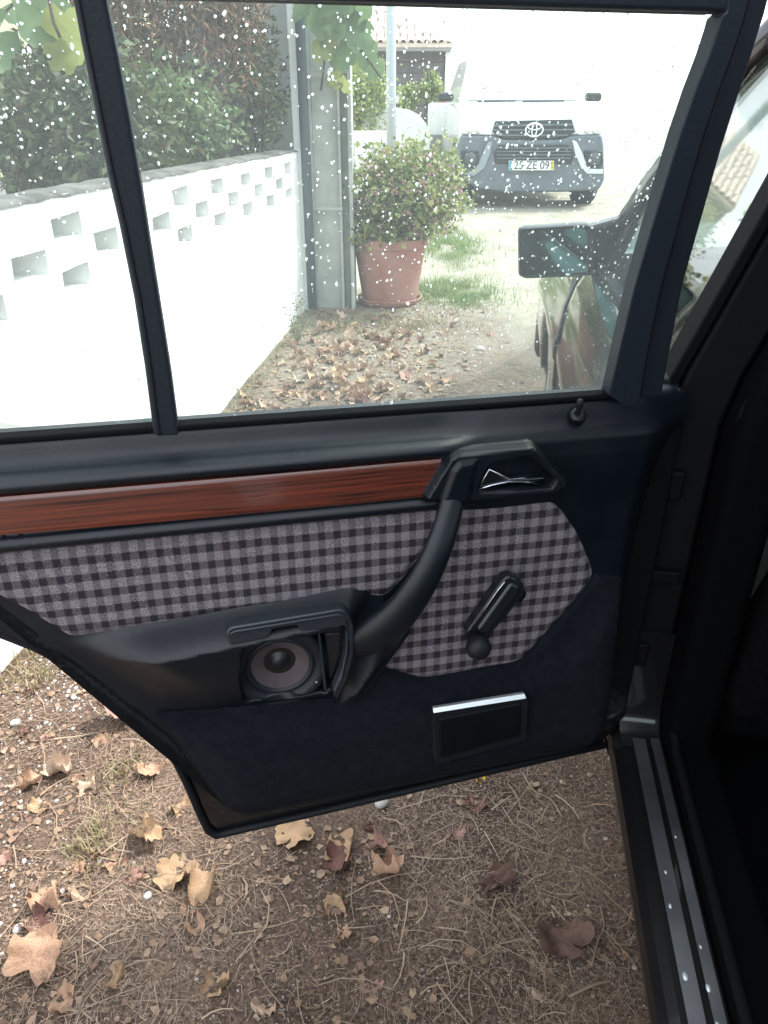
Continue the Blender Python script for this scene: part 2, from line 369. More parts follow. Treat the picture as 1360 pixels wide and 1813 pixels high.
# ---------------------------------------------------------------- white garden wall with checkerboard of openings
def wx(y): return -.53 - .118 * (5.0 - y)
def garden_wall():
    t = thing('garden_wall', 'low white garden wall with rows of square block openings along its top', 'wall', (wx(1.0), 1.0, 0))
    Y0, Y1 = -3.0, 5.02; T = .13; mb = MB()
    dirv = Vector((.118, 1, 0)).normalized(); nrm = Vector((dirv.y, -dirv.x, 0))
    org = Vector((wx(1.0), 1.0, 0))
    def P(y, z, dep=0):
        v = Vector((wx(y), y, z)) - nrm * dep - org; return v
    rows = [.785, .848, .917, .985]                     # row boundaries of the pierced band
    pw = .216; ph = [3.027, 3.027 + pw, 3.027]          # hole centres of the three rows, top row first
    bnd = [.985, .917, .848, .785]
    cells = []
    ys = []; y = 3.027 - 28 * pw - pw / 2
    while y < Y1: ys.append(y); y += pw
    ys = [max(Y0, min(Y1, q)) for q in ys] + [Y1]
    rnd = random.Random(3)
    def face(y0, y1, z0, z1, m=0): mb.add([P(y0, z0), P(y1, z0), P(y1, z1), P(y0, z1)], [(0, 1, 2, 3)], m)
    holes = MB()
    for i in range(len(ys) - 1):
        a, b = ys[i], ys[i + 1]
        if b - a < .02: continue
        face(a, b, -.1, .785); face(a, b, .985, 1.035)
        k = round((a + pw / 2 - 3.027) / pw)
        for r in range(3):
            z1, z0 = bnd[r], bnd[r + 1]
            if (k + (r % 2)) % 2 == 0 and b - a > .2 and b < Y1 - .01:
                j = lambda s=.006: rnd.uniform(-s, s)
                q = [(a + .028 + j(), z0 + .002 + j()), (b - .028 + j(), z0 + .002 + j()), (b - .028 + j(), z1 - .002 + j()), (a + .028 + j(), z1 - .002 + j())]
                o = [(a, z0), (b, z0), (b, z1), (a, z1)]
                vs = [P(*u) for u in o] + [P(*u) for u in q] + [P(u[0], u[1], .115) for u in q]
                fs = [(n, (n + 1) % 4, 4 + (n + 1) % 4, 4 + n) for n in range(4)] + [(4 + n, 4 + (n + 1) % 4, 8 + (n + 1) % 4, 8 + n) for n in range(4)] + [(8, 9, 10, 11)]
                mb.add(vs, fs)
            else: face(a, b, z0, z1)
    mb.add([P(Y1, -.1), P(Y1, -.1, T), P(Y1, 1.035, T), P(Y1, 1.035)], [(0, 1, 2, 3)])
    mb.add([P(Y0, -.1, T), P(Y1, -.1, T), P(Y1, 1.035, T), P(Y0, 1.035, T)], [(0, 1, 2, 3)])
    mb.build('wall_face', WHITEW, t)
    cp = MB(); n = 240; vs = []; fs = []
    for i in range(n + 1):                              # uneven crusted coping
        y = Y0 + (Y1 - Y0) * i / n
        for k, (dep, z) in enumerate([(-.004, 1.028), (-.003, 1.036), (.03, 1.042), (.065, 1.046), (.10, 1.042), (T + .005, 1.034), (T + .005, 1.02)]):
            vs.append(P(y, z + noise.noise((y * 14, dep * 60, 1)) * .006, dep + noise.noise((y * 9, z * 30, 5)) * .004))
    for i in range(n):
        for k in range(6): fs.append((i * 7 + k, (i + 1) * 7 + k, (i + 1) * 7 + k + 1, i * 7 + k + 1))
    raw('coping', vs, fs, WALLTOP, t, smooth=True)
    # tall white end pillar with grey rendered neighbour wall
garden_wall()
t = thing('corner_pillar', 'narrow white corner strip rising at the far end of the garden wall', 'pillar', (-.505, 5.14, 0))
MB().box(-.045, .03, -.11, .13, -.1, 2.6).build('shaft', WHITEW, t, bevel=.006)
t = thing('rendered_wall', 'tall grey rendered wall behind the shrubs at the end of the garden wall', 'wall', (-.9, 5.45, 0))
MB().box(-.36, .34, -.08, .12, -.1, 2.7).build('wall_face', RENDER_G, t, bevel=.006)

# concrete utility post of H section
t = thing('concrete_post', 'pale concrete utility post with a raised rib standing by the potted shrub', 'post', (-.33, 5.12, gz(5.1)))
mb = MB()
p0 = aty(564, 540, 5.1).x + .33; p1 = aty(606, 540, 5.1).x + .33; p2 = aty(630, 550, 5.1).x + .33
for (a, b, y0, y1, tap) in [(p0, p1, .0, .2, .0), (p1, p1 + .018, -.03, .22, 0), (p2 - .025, p2, -.05, .23, 0), (p0 - .02, p0, -.03, .22, 0), (p1 + .018, p2 - .025, .05, .17, 0)]:
    mb.add([(a, y0, -.2), (b, y0, -.2), (b, y1, -.2), (a, y1, -.2), (a * .86, y0, 5.2), (b * .86, y0, 5.2), (b * .86, y1, 5.2), (a * .86, y1, 5.2)], [(0, 3, 2, 1), (4, 5, 6, 7), (0, 1, 5, 4), (1, 2, 6, 5), (2, 3, 7, 6), (3, 0, 4, 7)])
mb.build('shaft', CONCRETE, t, bevel=.004)
MB().tube([(p0 - .012, -.045, -.02), (p0 - .012, -.045, 1.0), (p0 - .02, -.045, 5)], .011, 10).build('cable', mat('grey_cable', (.30, .32, .33), .5), t, smooth=True)
for z in (.62, 1.35): MB().box(p0 - .03, p1 + .02, -.055, -.048, z, z + .018).build('strap', CONCRETE, t)
t = thing('drain_pipe', 'dark grey vertical pipe between the white corner and the concrete post', 'pipe', (aty(553, 550, 5.0).x, 5.03, 0))
MB().tube([(0, 0, 0), (0, 0, 2.5), (-.01, 0, 4)], .030, 14).build('pipe', mat('dark_pipe', (.09, .12, .14), .5), t, smooth=True)

# ---------------------------------------------------------------- foliage helpers
def leaf_cloud(n, centre, rad, size, rnd, aspect=.28, keep=None, shell=.55, clump=9, droop=0.0, bend=True):
    vs, fs = [], []
    cl = []
    for _ in range(max(1, n // 60)):
        while True:
            p = Vector([rnd.uniform(-1, 1) for _ in range(3)])
            if p.length < 1 and p.length > shell * rnd.random(): break
        cl.append(Vector((p.x * rad[0], p.y * rad[1], p.z * rad[2])))
    for _ in range(n):
        c = rnd.choice(cl); s = min(rad) * .30
        p = Vector(centre) + c + Vector([rnd.gauss(0, s) for _ in range(3)])
        if keep and not keep(p): continue
        d = Vector([rnd.gauss(0, 1) for _ in range(3)]); d.z = d.z * .8 + .35 - droop * 2; d.normalize()
        u = d.cross(Vector([rnd.gauss(0, 1) for _ in range(3)])).normalized(); w_ = d.cross(u)
        L = size * rnd.uniform(.6, 1.3); W = L * aspect
        b = len(vs)
        vs += [p, p + d * L * .5 + u * W + w_ * L * .06, p + d * L + w_ * -L * .08, p + d * L * .5 - u * W + w_ * L * .06]
        fs += [(b, b + 1, b + 2), (b, b + 2, b + 3)]
    return vs, fs
def twigs(mb, base, tips, r0, rnd, gen=2):
    for tp in tips:
        tp = Vector(tp); mid = (Vector(base) + tp) * .5 + Vector([rnd.uniform(-.06, .06) for _ in range(3)])
        q = [Vector(base), Vector(base).lerp(mid, .5) + Vector([rnd.uniform(-.02, .02) for _ in range(3)]), mid, mid.lerp(tp, .6) + Vector([rnd.uniform(-.03, .03) for _ in range(3)]), tp]
        mb.tube(q, [r0, r0 * .8, r0 * .6, r0 * .4, r0 * .2], 6)
        if gen > 1:
            for _ in range(4):
                s = q[rnd.choice([2, 3])]; e = s + Vector([rnd.uniform(-.2, .2), rnd.uniform(-.2, .2), rnd.uniform(.0, .25)])
                mb.tube([s, s.lerp(e, .5) + Vector([rnd.uniform(-.02, .02) for _ in range(3)]), e], [r0 * .4, r0 * .25, r0 * .12], 5)
GREENS = leaf_mat('shrub_leaves', [(.035, .055, .025), (.07, .105, .04), (.13, .15, .06), (.055, .08, .035), (.12, .085, .045)])
GREENB = leaf_mat('bright_shrub_leaves', [(.05, .10, .04), (.11, .17, .06), (.18, .22, .09), (.08, .08, .04)])
BROWNS = leaf_mat('dried_foliage', [(.17, .08, .045), (.30, .16, .09), (.12, .07, .045), (.14, .13, .06)], trans=.2)
PALEG = leaf_mat('pale_green_leaves', [(.16, .22, .06), (.30, .36, .11), (.40, .42, .16), (.12, .19, .07)])  # paler yellow-green leaf mix for the far bushes
def behind(p): return p.x < wx(p.y) - .17 + (.12 if p.z > 1.08 else 0)
def shrub(name, label, cat, px, fwd, zc, rad, n, size, m, seed, aspect=.28, droop=0, group=None, keep=behind, stems=7):
    rnd = random.Random(seed); c = aty(px, 200, fwd); x = c.x
    t = thing(name, label, cat, (x, fwd, gz(fwd)), 0, group)
    vs, fs = leaf_cloud(n, (0, 0, zc - gz(fwd)), rad, size, rnd, aspect, (lambda p: keep(p + Vector((x, fwd, gz(fwd))))) if keep else None, droop=droop)
    raw('foliage', vs, fs, m, t)
    mb = MB(); twigs(mb, (0, 0, 0), [(rnd.uniform(-.7, .7) * rad[0], rnd.uniform(-.7, .7) * rad[1], zc + rnd.uniform(0, .8) * rad[2]) for _ in range(stems)], .02, rnd)
    mb.build('stem', BARK, t, smooth=True); return t
shrub('oleander_bush', 'dark green narrow-leaved bush behind the left part of the garden wall', 'bush', 130, 3.6, 1.10, (.34, .3, .34), 6500, .050, GREENS, 11)
shrub('flowering_bush', 'bright green fine-leaved bush just over the wall right of the window bar', 'bush', 290, 4.1, 1.12, (.34, .3, .26), 5200, .042, GREENB, 12)
shrub('conifer', 'tall conifer with rusty brown dried sprays hanging over the garden wall', 'tree', 345, 4.55, 1.80, (.60, .35, .50), 8500, .060, BROWNS, 13, .09, .6)
shrub('evergreen_bush', 'dark evergreen bush below the dried conifer near the rendered wall', 'bush', 405, 4.9, 1.35, (.36, .3, .36), 6500, .050, GREENS, 14, .2)
shrub('evergreen_tree', 'dense dark green tree behind the window bar above the garden wall', 'tree', 195, 4.9, 1.62, (.45, .4, .50), 3000, .060, GREENS, 15, .24)
shrub('yellowing_bush', 'small yellowish bush at the far left edge behind the garden wall', 'bush', 0, 4.2, 1.30, (.17, .2, .16), 1500, .055, leaf_mat('yellowing_leaves', [(.12, .14, .05), (.22, .19, .06), (.07, .11, .04)]), 16)
t = thing('tree_trunk', 'dark brown leaning trunk among the bushes at top left', 'tree trunk', (aty(100, 100, 4.6).x, 4.6, 0))
MB().tube([(.0, 0, 0), (-.02, 0, .8), (.0, 0, 1.5), (.02, 0, 2.4), (-.05, 0, 3.2)], [.09, .075, .07, .06, .05], 10).build('trunk', BARK, t, smooth=True)
# yellow house and second pierced wall far left
t = thing('cream_house', 'cream rendered house front behind the bushes at top left', 'house', (aty(-150, 100, 9).x, 9.0, 0))
MB().box(-4, 1.55, 0, 4, -.2, 4.8).build('wall', YELLOWH, t, bevel=.01)
MB().box(-4.2, 1.75, -.25, 4.2, 4.8, 4.95).build('roof', TILE, t)
t = thing('pierced_wall', 'grey-white wall with square openings behind the bushes at far left', 'wall', (aty(80, 290, 5.6).x, 5.6, 0))
mb = MB(); vs = []; mb.box(-3.4, .35, .0, .1, -.1, .74); mb.box(-3.4, .35, 0, .1, .98, 1.08)
for r in range(3):
    z0 = .74 + r * .08; k = 0; x = .35
    while x > -3.3:
        if (k + r) % 2 == 0: mb.box(x - .16, x, .0, .1, z0, z0 + .08)
        k += 1; x -= .16
mb.build('wall_face', mat('aged_white_wall', (.50, .51, .50), .9, (.6, .6, .58), 5), t)

# ---------------------------------------------------------------- vine with large leaves
VINE = leaf_mat('vine_leaf', [(.13, .20, .09), (.17, .24, .12)], trans=.45)
VINEY = leaf_mat('yellow_vine_leaf', [(.28, .30, .10), (.24, .27, .10)], trans=.45)
def leaf_mesh(name, m, seed, curl=.5, lobes=5, crumple=.12):
    rnd = random.Random(seed); K = 40; rings = 5; vs = [(0, 0, 0)]; fs = []
    ph = rnd.uniform(0, 6); a1, a2 = rnd.uniform(-1, 1), rnd.uniform(-1, 1)
    for r in range(1, rings + 1):
        for k in range(K):
            q = 2 * math.pi * k / K
            R0 = .70 + .22 * abs(math.cos(q * lobes / 2)) ** .8 + .03 * math.sin(q * 13 + ph) + .06 * math.sin(q * 2 + ph * 3) + .05 * math.sin(q * 7 + ph * 2)
            if abs(q - math.pi) < .30: R0 *= .45 + 1.8 * abs(q - math.pi)         # stalk notch
            rr = R0 * r / rings; x, y = rr * math.cos(q), rr * math.sin(q)
            th_ = curl * 1.7; c_ = math.cos(ph); s_ = math.sin(ph); u = x * c_ + y * s_; v = -x * s_ + y * c_
            uu = math.sin(u * th_) / max(th_, .01); z = (1 - math.cos(u * th_)) / max(th_, .01)          # rolled about one axis
            z += crumple * (noise.noise((u * 2.2 + seed, v * 2.2, 0)) * 1.6 + noise.noise((u * 6 + seed, v * 6, 4)) * .6) * rr
            z += .05 * abs(math.sin(q * lobes / 2)) * rr + .25 * curl * a1 * v * v
            vs.append((uu * .5, v * .5, z * .5))
    for k in range(K): fs.append((0, 1 + k, 1 + (k + 1) % K))
    for r in range(rings - 1):
        for k in range(K):
            a = 1 + r * K + k; b = 1 + r * K + (k + 1) % K; fs.append((a, a + K, b + K, b))
    fs = [f if len(f) == 3 else f for f in fs]
    me = bpy.data.meshes.new(name); me.from_pydata(vs, [], fs); me.materials.append(m); me.polygons.foreach_set('use_smooth', [True] * len(me.polygons)); me.update()
    return me
vleaf = [leaf_mesh('vine_leaf', VINE, i, .35, 5, .08) for i in range(3)] + [leaf_mesh('yellow_leaf', VINEY, 9, .3, 5, .08)]
def vine(label, spots, stems, y):
    base = aty(spots[0][0], spots[0][1], y)
    t = thing('grape_vine', label, 'vine', base)
    rnd = random.Random(len(spots))
    for i, (px, py, s, mi) in enumerate(spots):
        p = aty(px, py, y + rnd.uniform(-.08, .08)) - base
        o = link('leaf', vleaf[mi], t); o.location = p; o.scale = (s, s, s)
        o.rotation_euler = (R(90 + rnd.uniform(-35, 35)), R(rnd.uniform(0, 360)), R(rnd.uniform(-50, 50)))
    mb = MB()
    for st, r in stems: mb.tube([aty(px, py, y) - base for px, py in st], r, 6)
    mb.build('stem', BARK, t, smooth=True)
vine('vine with broad green leaves hanging at the top left corner behind the quarter window', [(70, 25, .20, 0), (125, 60, .16, 3), (40, 5, .16, 1), (110, 100, .09, 3), (-20, 70, .16, 1)], [([(60, -160), (75, -60), (95, 40), (108, 70)], .004), ([(75, -60), (20, 10), (-30, 60)], .003)], 2.1)
vine('vine with drooping leaves wrapped around the concrete post', [(560, 40, .20, 0), (600, 25, .24, 1), (630, 60, .22, 2), (575, 85, .18, 3), (610, 100, .20, 0), (648, 95, .16, 1), (590, 60, .2, 2), (595, 140, .13, 3), (545, 15, .2, 1), (640, 20, .22, 0), (665, 120, .13, 2), (620, -10, .25, 2), (570, 0, .2, 0), (612, 150, .12, 3)],
     [([(540, -120), (560, 0), (575, 110), (568, 160)], .008), ([(570, -60), (610, 40), (640, 90), (680, 145)], .006), ([(600, -100), (590, 40), (600, 110)], .006)], 4.75)
vine('vine sprig with one broad leaf seen right of the open door frame', [(1342, 165, .20, 0), (1325, 205, .13, 1), (1356, 140, .14, 0)], [([(1480, 50), (1400, 75), (1350, 105), (1335, 150)], .013), ([(1480, 20), (1400, 50), (1330, 80), (1300, 120)], .009)], 2.7)

# ---------------------------------------------------------------- pot with flowering shrub
pc = onground(690, 552); pc.x = .04; pc.y = 5.28
t = thing('flower_pot', 'large faded terracotta pot on a saucer beside the concrete post', 'flower pot', (pc.x, pc.y, gz(pc.y)))
MB().lathe([(.17, .03), (.185, .03), (.193, .06), (.215, .2), (.238, .36), (.240, .37), (.252, .375), (.256, .43), (.245, .435), (.238, .43), (.23, .36), (.17, .1), (0, .1)], 48).build('pot', TERRA, t, auto=40)
MB().lathe([(.0, .0), (.20, .0), (.215, .01), (.225, .04), (.215, .042), (.20, .015), (0, .012)], 48).build('saucer', TERRA, t, auto=40)
MB().lathe([(0, .37), (.22, .37), (.236, .365)], 32).build('soil', mat('potting_soil', (.05, .035, .025), 1, (.09, .06, .04), 60), t)
t = thing('potted_shrub', 'bushy yellow-green shrub with small pink flowers growing in the terracotta pot', 'shrub', (pc.x, pc.y, gz(pc.y) + .37))
rnd = random.Random(5)
PB = leaf_mat('potted_shrub_leaves', [(.07, .12, .04), (.20, .24, .07), (.36, .36, .13), (.12, .17, .06)], trans=.35)
vs, fs = leaf_cloud(8000, (.10, 0, .31), (.31, .29, .23), .040, rnd, .42, shell=.8)
v2, f2 = leaf_cloud(1400, (-.06, -.05, .10), (.24, .22, .10), .040, rnd, .42); b = len(vs); vs += v2; fs += [(i + b, j + b, k + b) for i, j, k in f2]
raw('foliage', vs, fs, PB, t)
vs, fs = [], []
for _ in range(170):
    q = Vector([rnd.gauss(0, 1) for _ in range(3)]).normalized(); c0 = Vector((.10 + q.x * .36, q.y * .34, .30 + q.z * .29))
    if q.y > .3: continue
    for _ in range(9):
        p = c0 + Vector([rnd.gauss(0, .012) for _ in range(3)]); d = Vector([rnd.gauss(0, 1) for _ in range(3)]).normalized(); u = d.orthogonal().normalized(); b = len(vs)
        vs += [p, p + d * .012 + u * .006, p + d * .018, p + d * .012 - u * .006]; fs += [(b, b + 1, b + 2), (b, b + 2, b + 3)]
o = raw('flower', vs, fs, leaf_mat('pink_petals', [(.62, .30, .36), (.75, .46, .50), (.55, .22, .30)]), t); o['kind'] = 'stuff'
mb = MB(); twigs(mb, (0, 0, 0), [(rnd.uniform(-.3, .4), rnd.uniform(-.3, .2), rnd.uniform(.2, .5)) for _ in range(14)], .008, rnd); mb.build('stem', BARK, t, smooth=True)

# ---------------------------------------------------------------- far side of the track: pole, low walls, bushes, tiled house
t = thing('steel_pole', 'thin galvanised steel pole standing behind the flower pot', 'pole', (aty(694, 230, 8.6).x, 8.6, gz(8.6)))
MB().tube([(0, 0, 0), (-.01, 0, 1.3), (-.03, 0, 5.2)], [.05, .05, .045], 14).build('pole', GALV, t, smooth=True)
mb = MB()
for k in range(3): mb.tube([(-.06 * math.cos(a), -.06 * math.sin(a), 1.20 + k * .02 + .01 * math.sin(3 * a)) for a in [j * .35 for j in range(19)]], .006, 5)
mb.tube([(.0, -.06, 1.22), (.09, -.07, 1.28), (.06, -.07, 1.2)], .006, 5)
mb.build('wire_tie', mat('pale_cord', (.6, .62, .6), .8), t)
t = thing('low_wall', 'low white wall with two dark niches behind the potted shrub', 'wall', (-.6, 10.6, gz(10.6)))
x0 = aty(560, 230, 10.6).x + .6; x1 = aty(704, 230, 10.6).x + .6; mb = MB()
na = aty(612, 250, 10.6).x + .6; nb = aty(628, 250, 10.6).x + .6; nc = aty(657, 250, 10.6).x + .6; nd = aty(683, 250, 10.6).x + .6
zt = aty(640, 232, 10.6).z - gz(10.6); zn = zt - .13
for a, b in ((x0 - 2, na), (nb, nc), (nd, x1)): mb.box(a, b, 0, .2, -.3, zt)
for a, b in ((na, nb), (nc, nd)): mb.box(a, b, 0, .2, zn, zt); mb.box(a, b, 0, .2, -.3, zn - .42); mb.box(a, b, .12, .2, zn - .42, zn)
mb.build('wall_face', WHITEW, t)
t = thing('rounded_wall', 'white wall with a rounded shoulder beyond the thin steel pole', 'wall', (aty(700, 200, 12).x, 12.0, gz(12)))
zz = lambda py: aty(700, py, 12).z - gz(12); X = lambda px: aty(px, 200, 12).x - aty(700, 200, 12).x
MB().prism([(X(640), 0, -.3), (X(762), 0, -.3), (X(762), 0, zz(240)), (X(755), 0, zz(218)), (X(742), 0, zz(203)), (X(725), 0, zz(194)), (X(700), 0, zz(190)), (X(640), 0, zz(190))], (0, .25, 0)).build('wall_face', WHITEW, t)
t = thing('gate_pillar', 'stubby white masonry pillar with rough stone patch left of the pickup', 'pillar', (aty(785, 240, 12.5).x, 12.5, gz(12.5)))
MB().box(-.22, .3, 0, .4, -.3, aty(780, 182, 12.5).z - gz(12.5)).build('shaft', WHITEW, t, bevel=.03)
MB().box(-.20, -.02, -.05, .0, -.2, aty(780, 238, 12.5).z - gz(12.5)).build('stone', mat('rough_stone', (.18, .17, .15), .95, (.36, .34, .30), 20, bump=1, bs=30), t, bevel=.01)
def farbush(label, px, fwd, zc, rad, n, size, seed):
    shrub('garden_bush', label, 'bush', px, fwd, zc, rad, n, size, PALEG, seed, .3, 0, None, None, 9)
farbush('round pale green bush between the concrete post and the thin steel pole', 645, 12.2, 1.38, (.42, .4, .42), 7000, .06, 21)
farbush('thin yellow-green bush before the dark wall of the tiled house', 722, 14.0, 1.50, (.17, .16, .16), 800, .06, 22)
farbush('taller yellow-green bush at the right end of the dark house wall', 763, 14.0, 1.62, (.15, .14, .26), 1000, .06, 23)
HY = 17.0
t = thing('tiled_house', 'low house with clay tiled roof, grey eave band and dark wall', 'house', (aty(720, 90, HY).x, HY, gz(HY)))
hx = lambda px: aty(px, 90, HY).x - aty(720, 90, HY).x; hz = lambda py: aty(700, py, HY).z - gz(HY)
MB().box(hx(560), hx(789), .0, 4, -.3, hz(90)).build('wall', DARKWALL, t)
pl = MB(); 
for k in range(5): pl.box(hx(690), hx(787), -.03, 0, hz(185 - k * 19) + .004, hz(185 - (k + 1) * 19) - .012)
for k in range(5):
    MB().box(hx(692), hx(787), -.03, -.001, hz(186 - k * 19) + .006, hz(186 - (k + 1) * 19) - .010).build('plank', DARKWALL, t)
MB().box(hx(789), hx(980), -.1, 4, -.3, hz(82)).build('wall', WHITEW, t)
MB().box(hx(560), hx(797), -.35, 0.1, hz(92), hz(78)).build('eave', mat('grey_eave', (.30, .29, .29), .9), t)
MB().box(hx(781), hx(791), -.25, -.101, hz(183), hz(173)).build('brick_block', mat('red_block', (.42, .16, .14), .9), t)
tile = None; tw = .145; x = hx(800)
cols = int((hx(800) - hx(560)) / tw)
slab = MB().prism([(hx(560), -.4, hz(80)), (hx(800), -.4, hz(80)), (hx(600), 3.0, hz(80) + 1.35), (hx(560), 3.0, hz(80) + 1.35)], (0, .02, -.06)).build('roof', TILE, t)
rnd = random.Random(4)
def tile_mesh():
    mb = MB(); vs = []; n = 6; L = .46
    for j, (y, rr) in enumerate([(0, .066), (L, .055)]):
        for k in range(n + 1):
            a = math.pi * k / n; vs.append((math.cos(a) * rr, y * .93, y * .37 + math.sin(a) * rr))
        for k in range(n + 1):
            a = math.pi * k / n; vs.append((math.cos(a) * (rr - .012), y * .93, y * .37 + math.sin(a) * (rr - .012)))
    m2 = (n + 1) * 2; fs = []
    for k in range(n): fs += [(k, k + 1, m2 + k + 1, m2 + k), (n + 1 + k, m2 + n + 1 + k, m2 + n + 2 + k, n + 2 + k), (k, n + 1 + k, n + 2 + k, k + 1)]
    me = bpy.data.meshes.new('roof_tile'); me.from_pydata(vs, [], fs); me.materials.append(TILE); me.update(); return me
tm = tile_mesh()
for i in range(cols):
    xx = hx(800) - .08 - i * tw
    for j in range(8):
        yy = -.42 + j * .40
        lim = hx(800) - (hx(800) - hx(600)) * (yy + .4) / 3.4
        if xx > lim - .02 or yy > 2.9: continue
        o = link('roof_tile', tm, slab); o.location = (xx + rnd.uniform(-.006, .006), yy, hz(80) + .01 + (yy + .4) * .397 + rnd.uniform(0, .008)); o.rotation_euler = (0, rnd.uniform(-.05, .05), rnd.uniform(-.03, .03))
# ---------------------------------------------------------------- white pickup
TY = 10.25
tb = Vector((aty(942, 300, TY).x, TY, gz(TY)))
def T(px, py, y=0.0):
    p = aty(px, py, TY + y) - tb; return (p.x, p.z)
pk = thing('pickup_truck', 'white pickup truck with grey bumper parked facing the camera on the dirt track', 'truck', tb)
WPAINT = mat('white_car_paint', (.82, .83, .83), .3, coat=.8)
GREYB = mat('grey_bumper', (.10, .12, .14), .5, (.13, .15, .17), 8)
BLK = mat('black_grille', (.022, .027, .033), .45)
SILV = mat('silver_trim', (.62, .65, .68), .35, metal=.4)
LAMP = mat('clear_lamp', (.75, .78, .8), .1, coat=1)
TYRE = mat('tyre_rubber', (.03, .035, .04), .8)
zb = lambda py: T(942, py)[1]
W2 = .925
def prof(name, pts, hw, m, parent, taper=None, bevel=.04, x0=None):
    mb = MB(); n = len(pts)
    L = [(-hw if taper is None else -taper(z), y, z) for y, z in pts]; Rr = [(-a, y, z) for a, y, z in L]
    mb.add(L + Rr, [tuple(range(n))[::-1], tuple(range(n, 2 * n))] + [(i, (i + 1) % n, n + (i + 1) % n, n + i) for i in range(n)])
    return mb.build(name, m, parent, bevel=bevel, seg=3)
prof('body', [(.12, .60), (.06, .80), (.06, .98), (.12, 1.06), (.55, 1.13), (1.2, 1.19), (1.5, 1.20), (5.2, 1.20), (5.25, .62), (4.6, .55), (1.3, .48), (1.25, .62)], W2, WPAINT, pk)
prof('cab', [(1.12, 1.17), (1.75, 1.72), (2.0, 1.79), (3.2, 1.79), (3.6, 1.2)], W2, WPAINT, pk, taper=lambda z: .86 if z < 1.3 else .68, bevel=.05)
mb = MB(); mb.prism([(-.74, 1.15, 1.235), (.74, 1.15, 1.235), (.64, 1.66, 1.68), (-.64, 1.66, 1.68)], (0, .04, 0)).build('windscreen', mat('pickup_glass', (.55, .62, .60), .10, coat=1), pk)
mb = MB(); mb.tube([(-.6, 1.08, 1.215), (-.1, 1.10, 1.225)], .012, 6); mb.tube([(.0, 1.08, 1.215), (.55, 1.10, 1.225)], .012, 6); mb.build('wiper', BLK, pk)
for s, lab in ((-1, None), (1, None)):
    o = MB().box(s * .90 if s > 0 else -1.12, 1.12 if s > 0 else -.90, 1.35, 1.5, 1.22, 1.33).build('wing_mirror', BLK, pk, bevel=.04)
def pol(name, pts, y0, y1, m, bev=.008, par=None):
    return MB().prism([(T(px, py, y0)[0], y0, T(px, py, y0)[1]) for px, py in pts], (0, y1 - y0, 0)).build(name, m, par or pk, bevel=bev)
pol('hood_edge', [(872, 213), (1018, 209), (1030, 226), (1068, 236), (1060, 238), (1000, 238), (880, 238), (820, 238), (816, 232), (860, 225)], -.02, .10, WPAINT, .02)
bump_ = pol('front_bumper', [(816, 240), (872, 240), (895, 247), (990, 247), (1014, 240), (1066, 238), (1070, 262), (1071, 318), (1062, 336), (1000, 340), (900, 341), (850, 336), (824, 322), (812, 300), (813, 262)], -.06, .3, GREYB, .03)
g = pol('grille', [(877, 214), (1013, 211), (1019, 234), (994, 246), (892, 246), (872, 234)], -.035, .05, BLK, .01)
for (a, b, c, d_, e, f) in ((875, 221, 1015, 219, 3, 0), (872, 229, 1018, 228, 3, 0), (882, 238, 1006, 238, 3, 0)):
    pol('slat', [(a, b), (c, d_), (c, d_ + e), (a, b + e)], -.055, -.036, GREYB, .004, g)
g2 = pol('lower_grille', [(885, 256), (1006, 256), (1017, 270), (1013, 290), (878, 290), (874, 270)], -.075, -.04, BLK, .01)
for py in (261, 267, 273, 279): pol('slat', [(880, py), (1011, py), (1011, py + 2.2), (880, py + 2.2)], -.095, -.077, GREYB, .003, g2)
pol('bumper_trim', [(1013, 248), (1021, 250), (1032, 272), (1042, 298), (1068, 300), (1068, 308), (1040, 308), (1028, 296), (1018, 270)], -.085, -.05, SILV, .01)
pol('bumper_trim', [(872, 250), (864, 252), (850, 282), (838, 303), (815, 302), (814, 308), (840, 312), (858, 298), (868, 272)], -.085, -.05, mat('grey_trim', (.26, .29, .32), .4), .01)
for cx in (833, 1052):
    hous = pol('fog_bezel', [(cx - 17, 266), (cx + 15, 268), (cx + 17, 290), (cx + 8, 298), (cx - 15, 296)], -.085, -.05, BLK, .01)
    x, z = T(cx, 280, -.09)
    MB().lathe([(.0, .02), (.055, .02), (.07, .012), (.078, .02), (.085, .0), (.085, -.02)], 24, Matrix.Translation((x, -.09, z)) @ Matrix.Rotation(R(90), 4, 'X')).build('fog_lamp', mat('fog_lamp_glass', (.06, .07, .08), .25, coat=.5), hous, auto=40)
for pts in ([(817, 222), (866, 226), (872, 236), (866, 239), (818, 237)], [(1066, 220), (1022, 226), (1018, 235), (1026, 239), (1066, 237)]):
    hl = pol('headlight', pts, -.03, .06, LAMP, .01)
    for q in (.3, .6):
        cx = pts[0][0] * (1 - q) + pts[1][0] * q; x, z = T(cx, 231, -.035)
        MB().lathe([(.0, .012), (.03, .008), (.036, .0), (.036, -.01)], 16, Matrix.Translation((x, -.035, z)) @ Matrix.Rotation(R(90), 4, 'X')).build('lens', CHROME, hl, smooth=True)
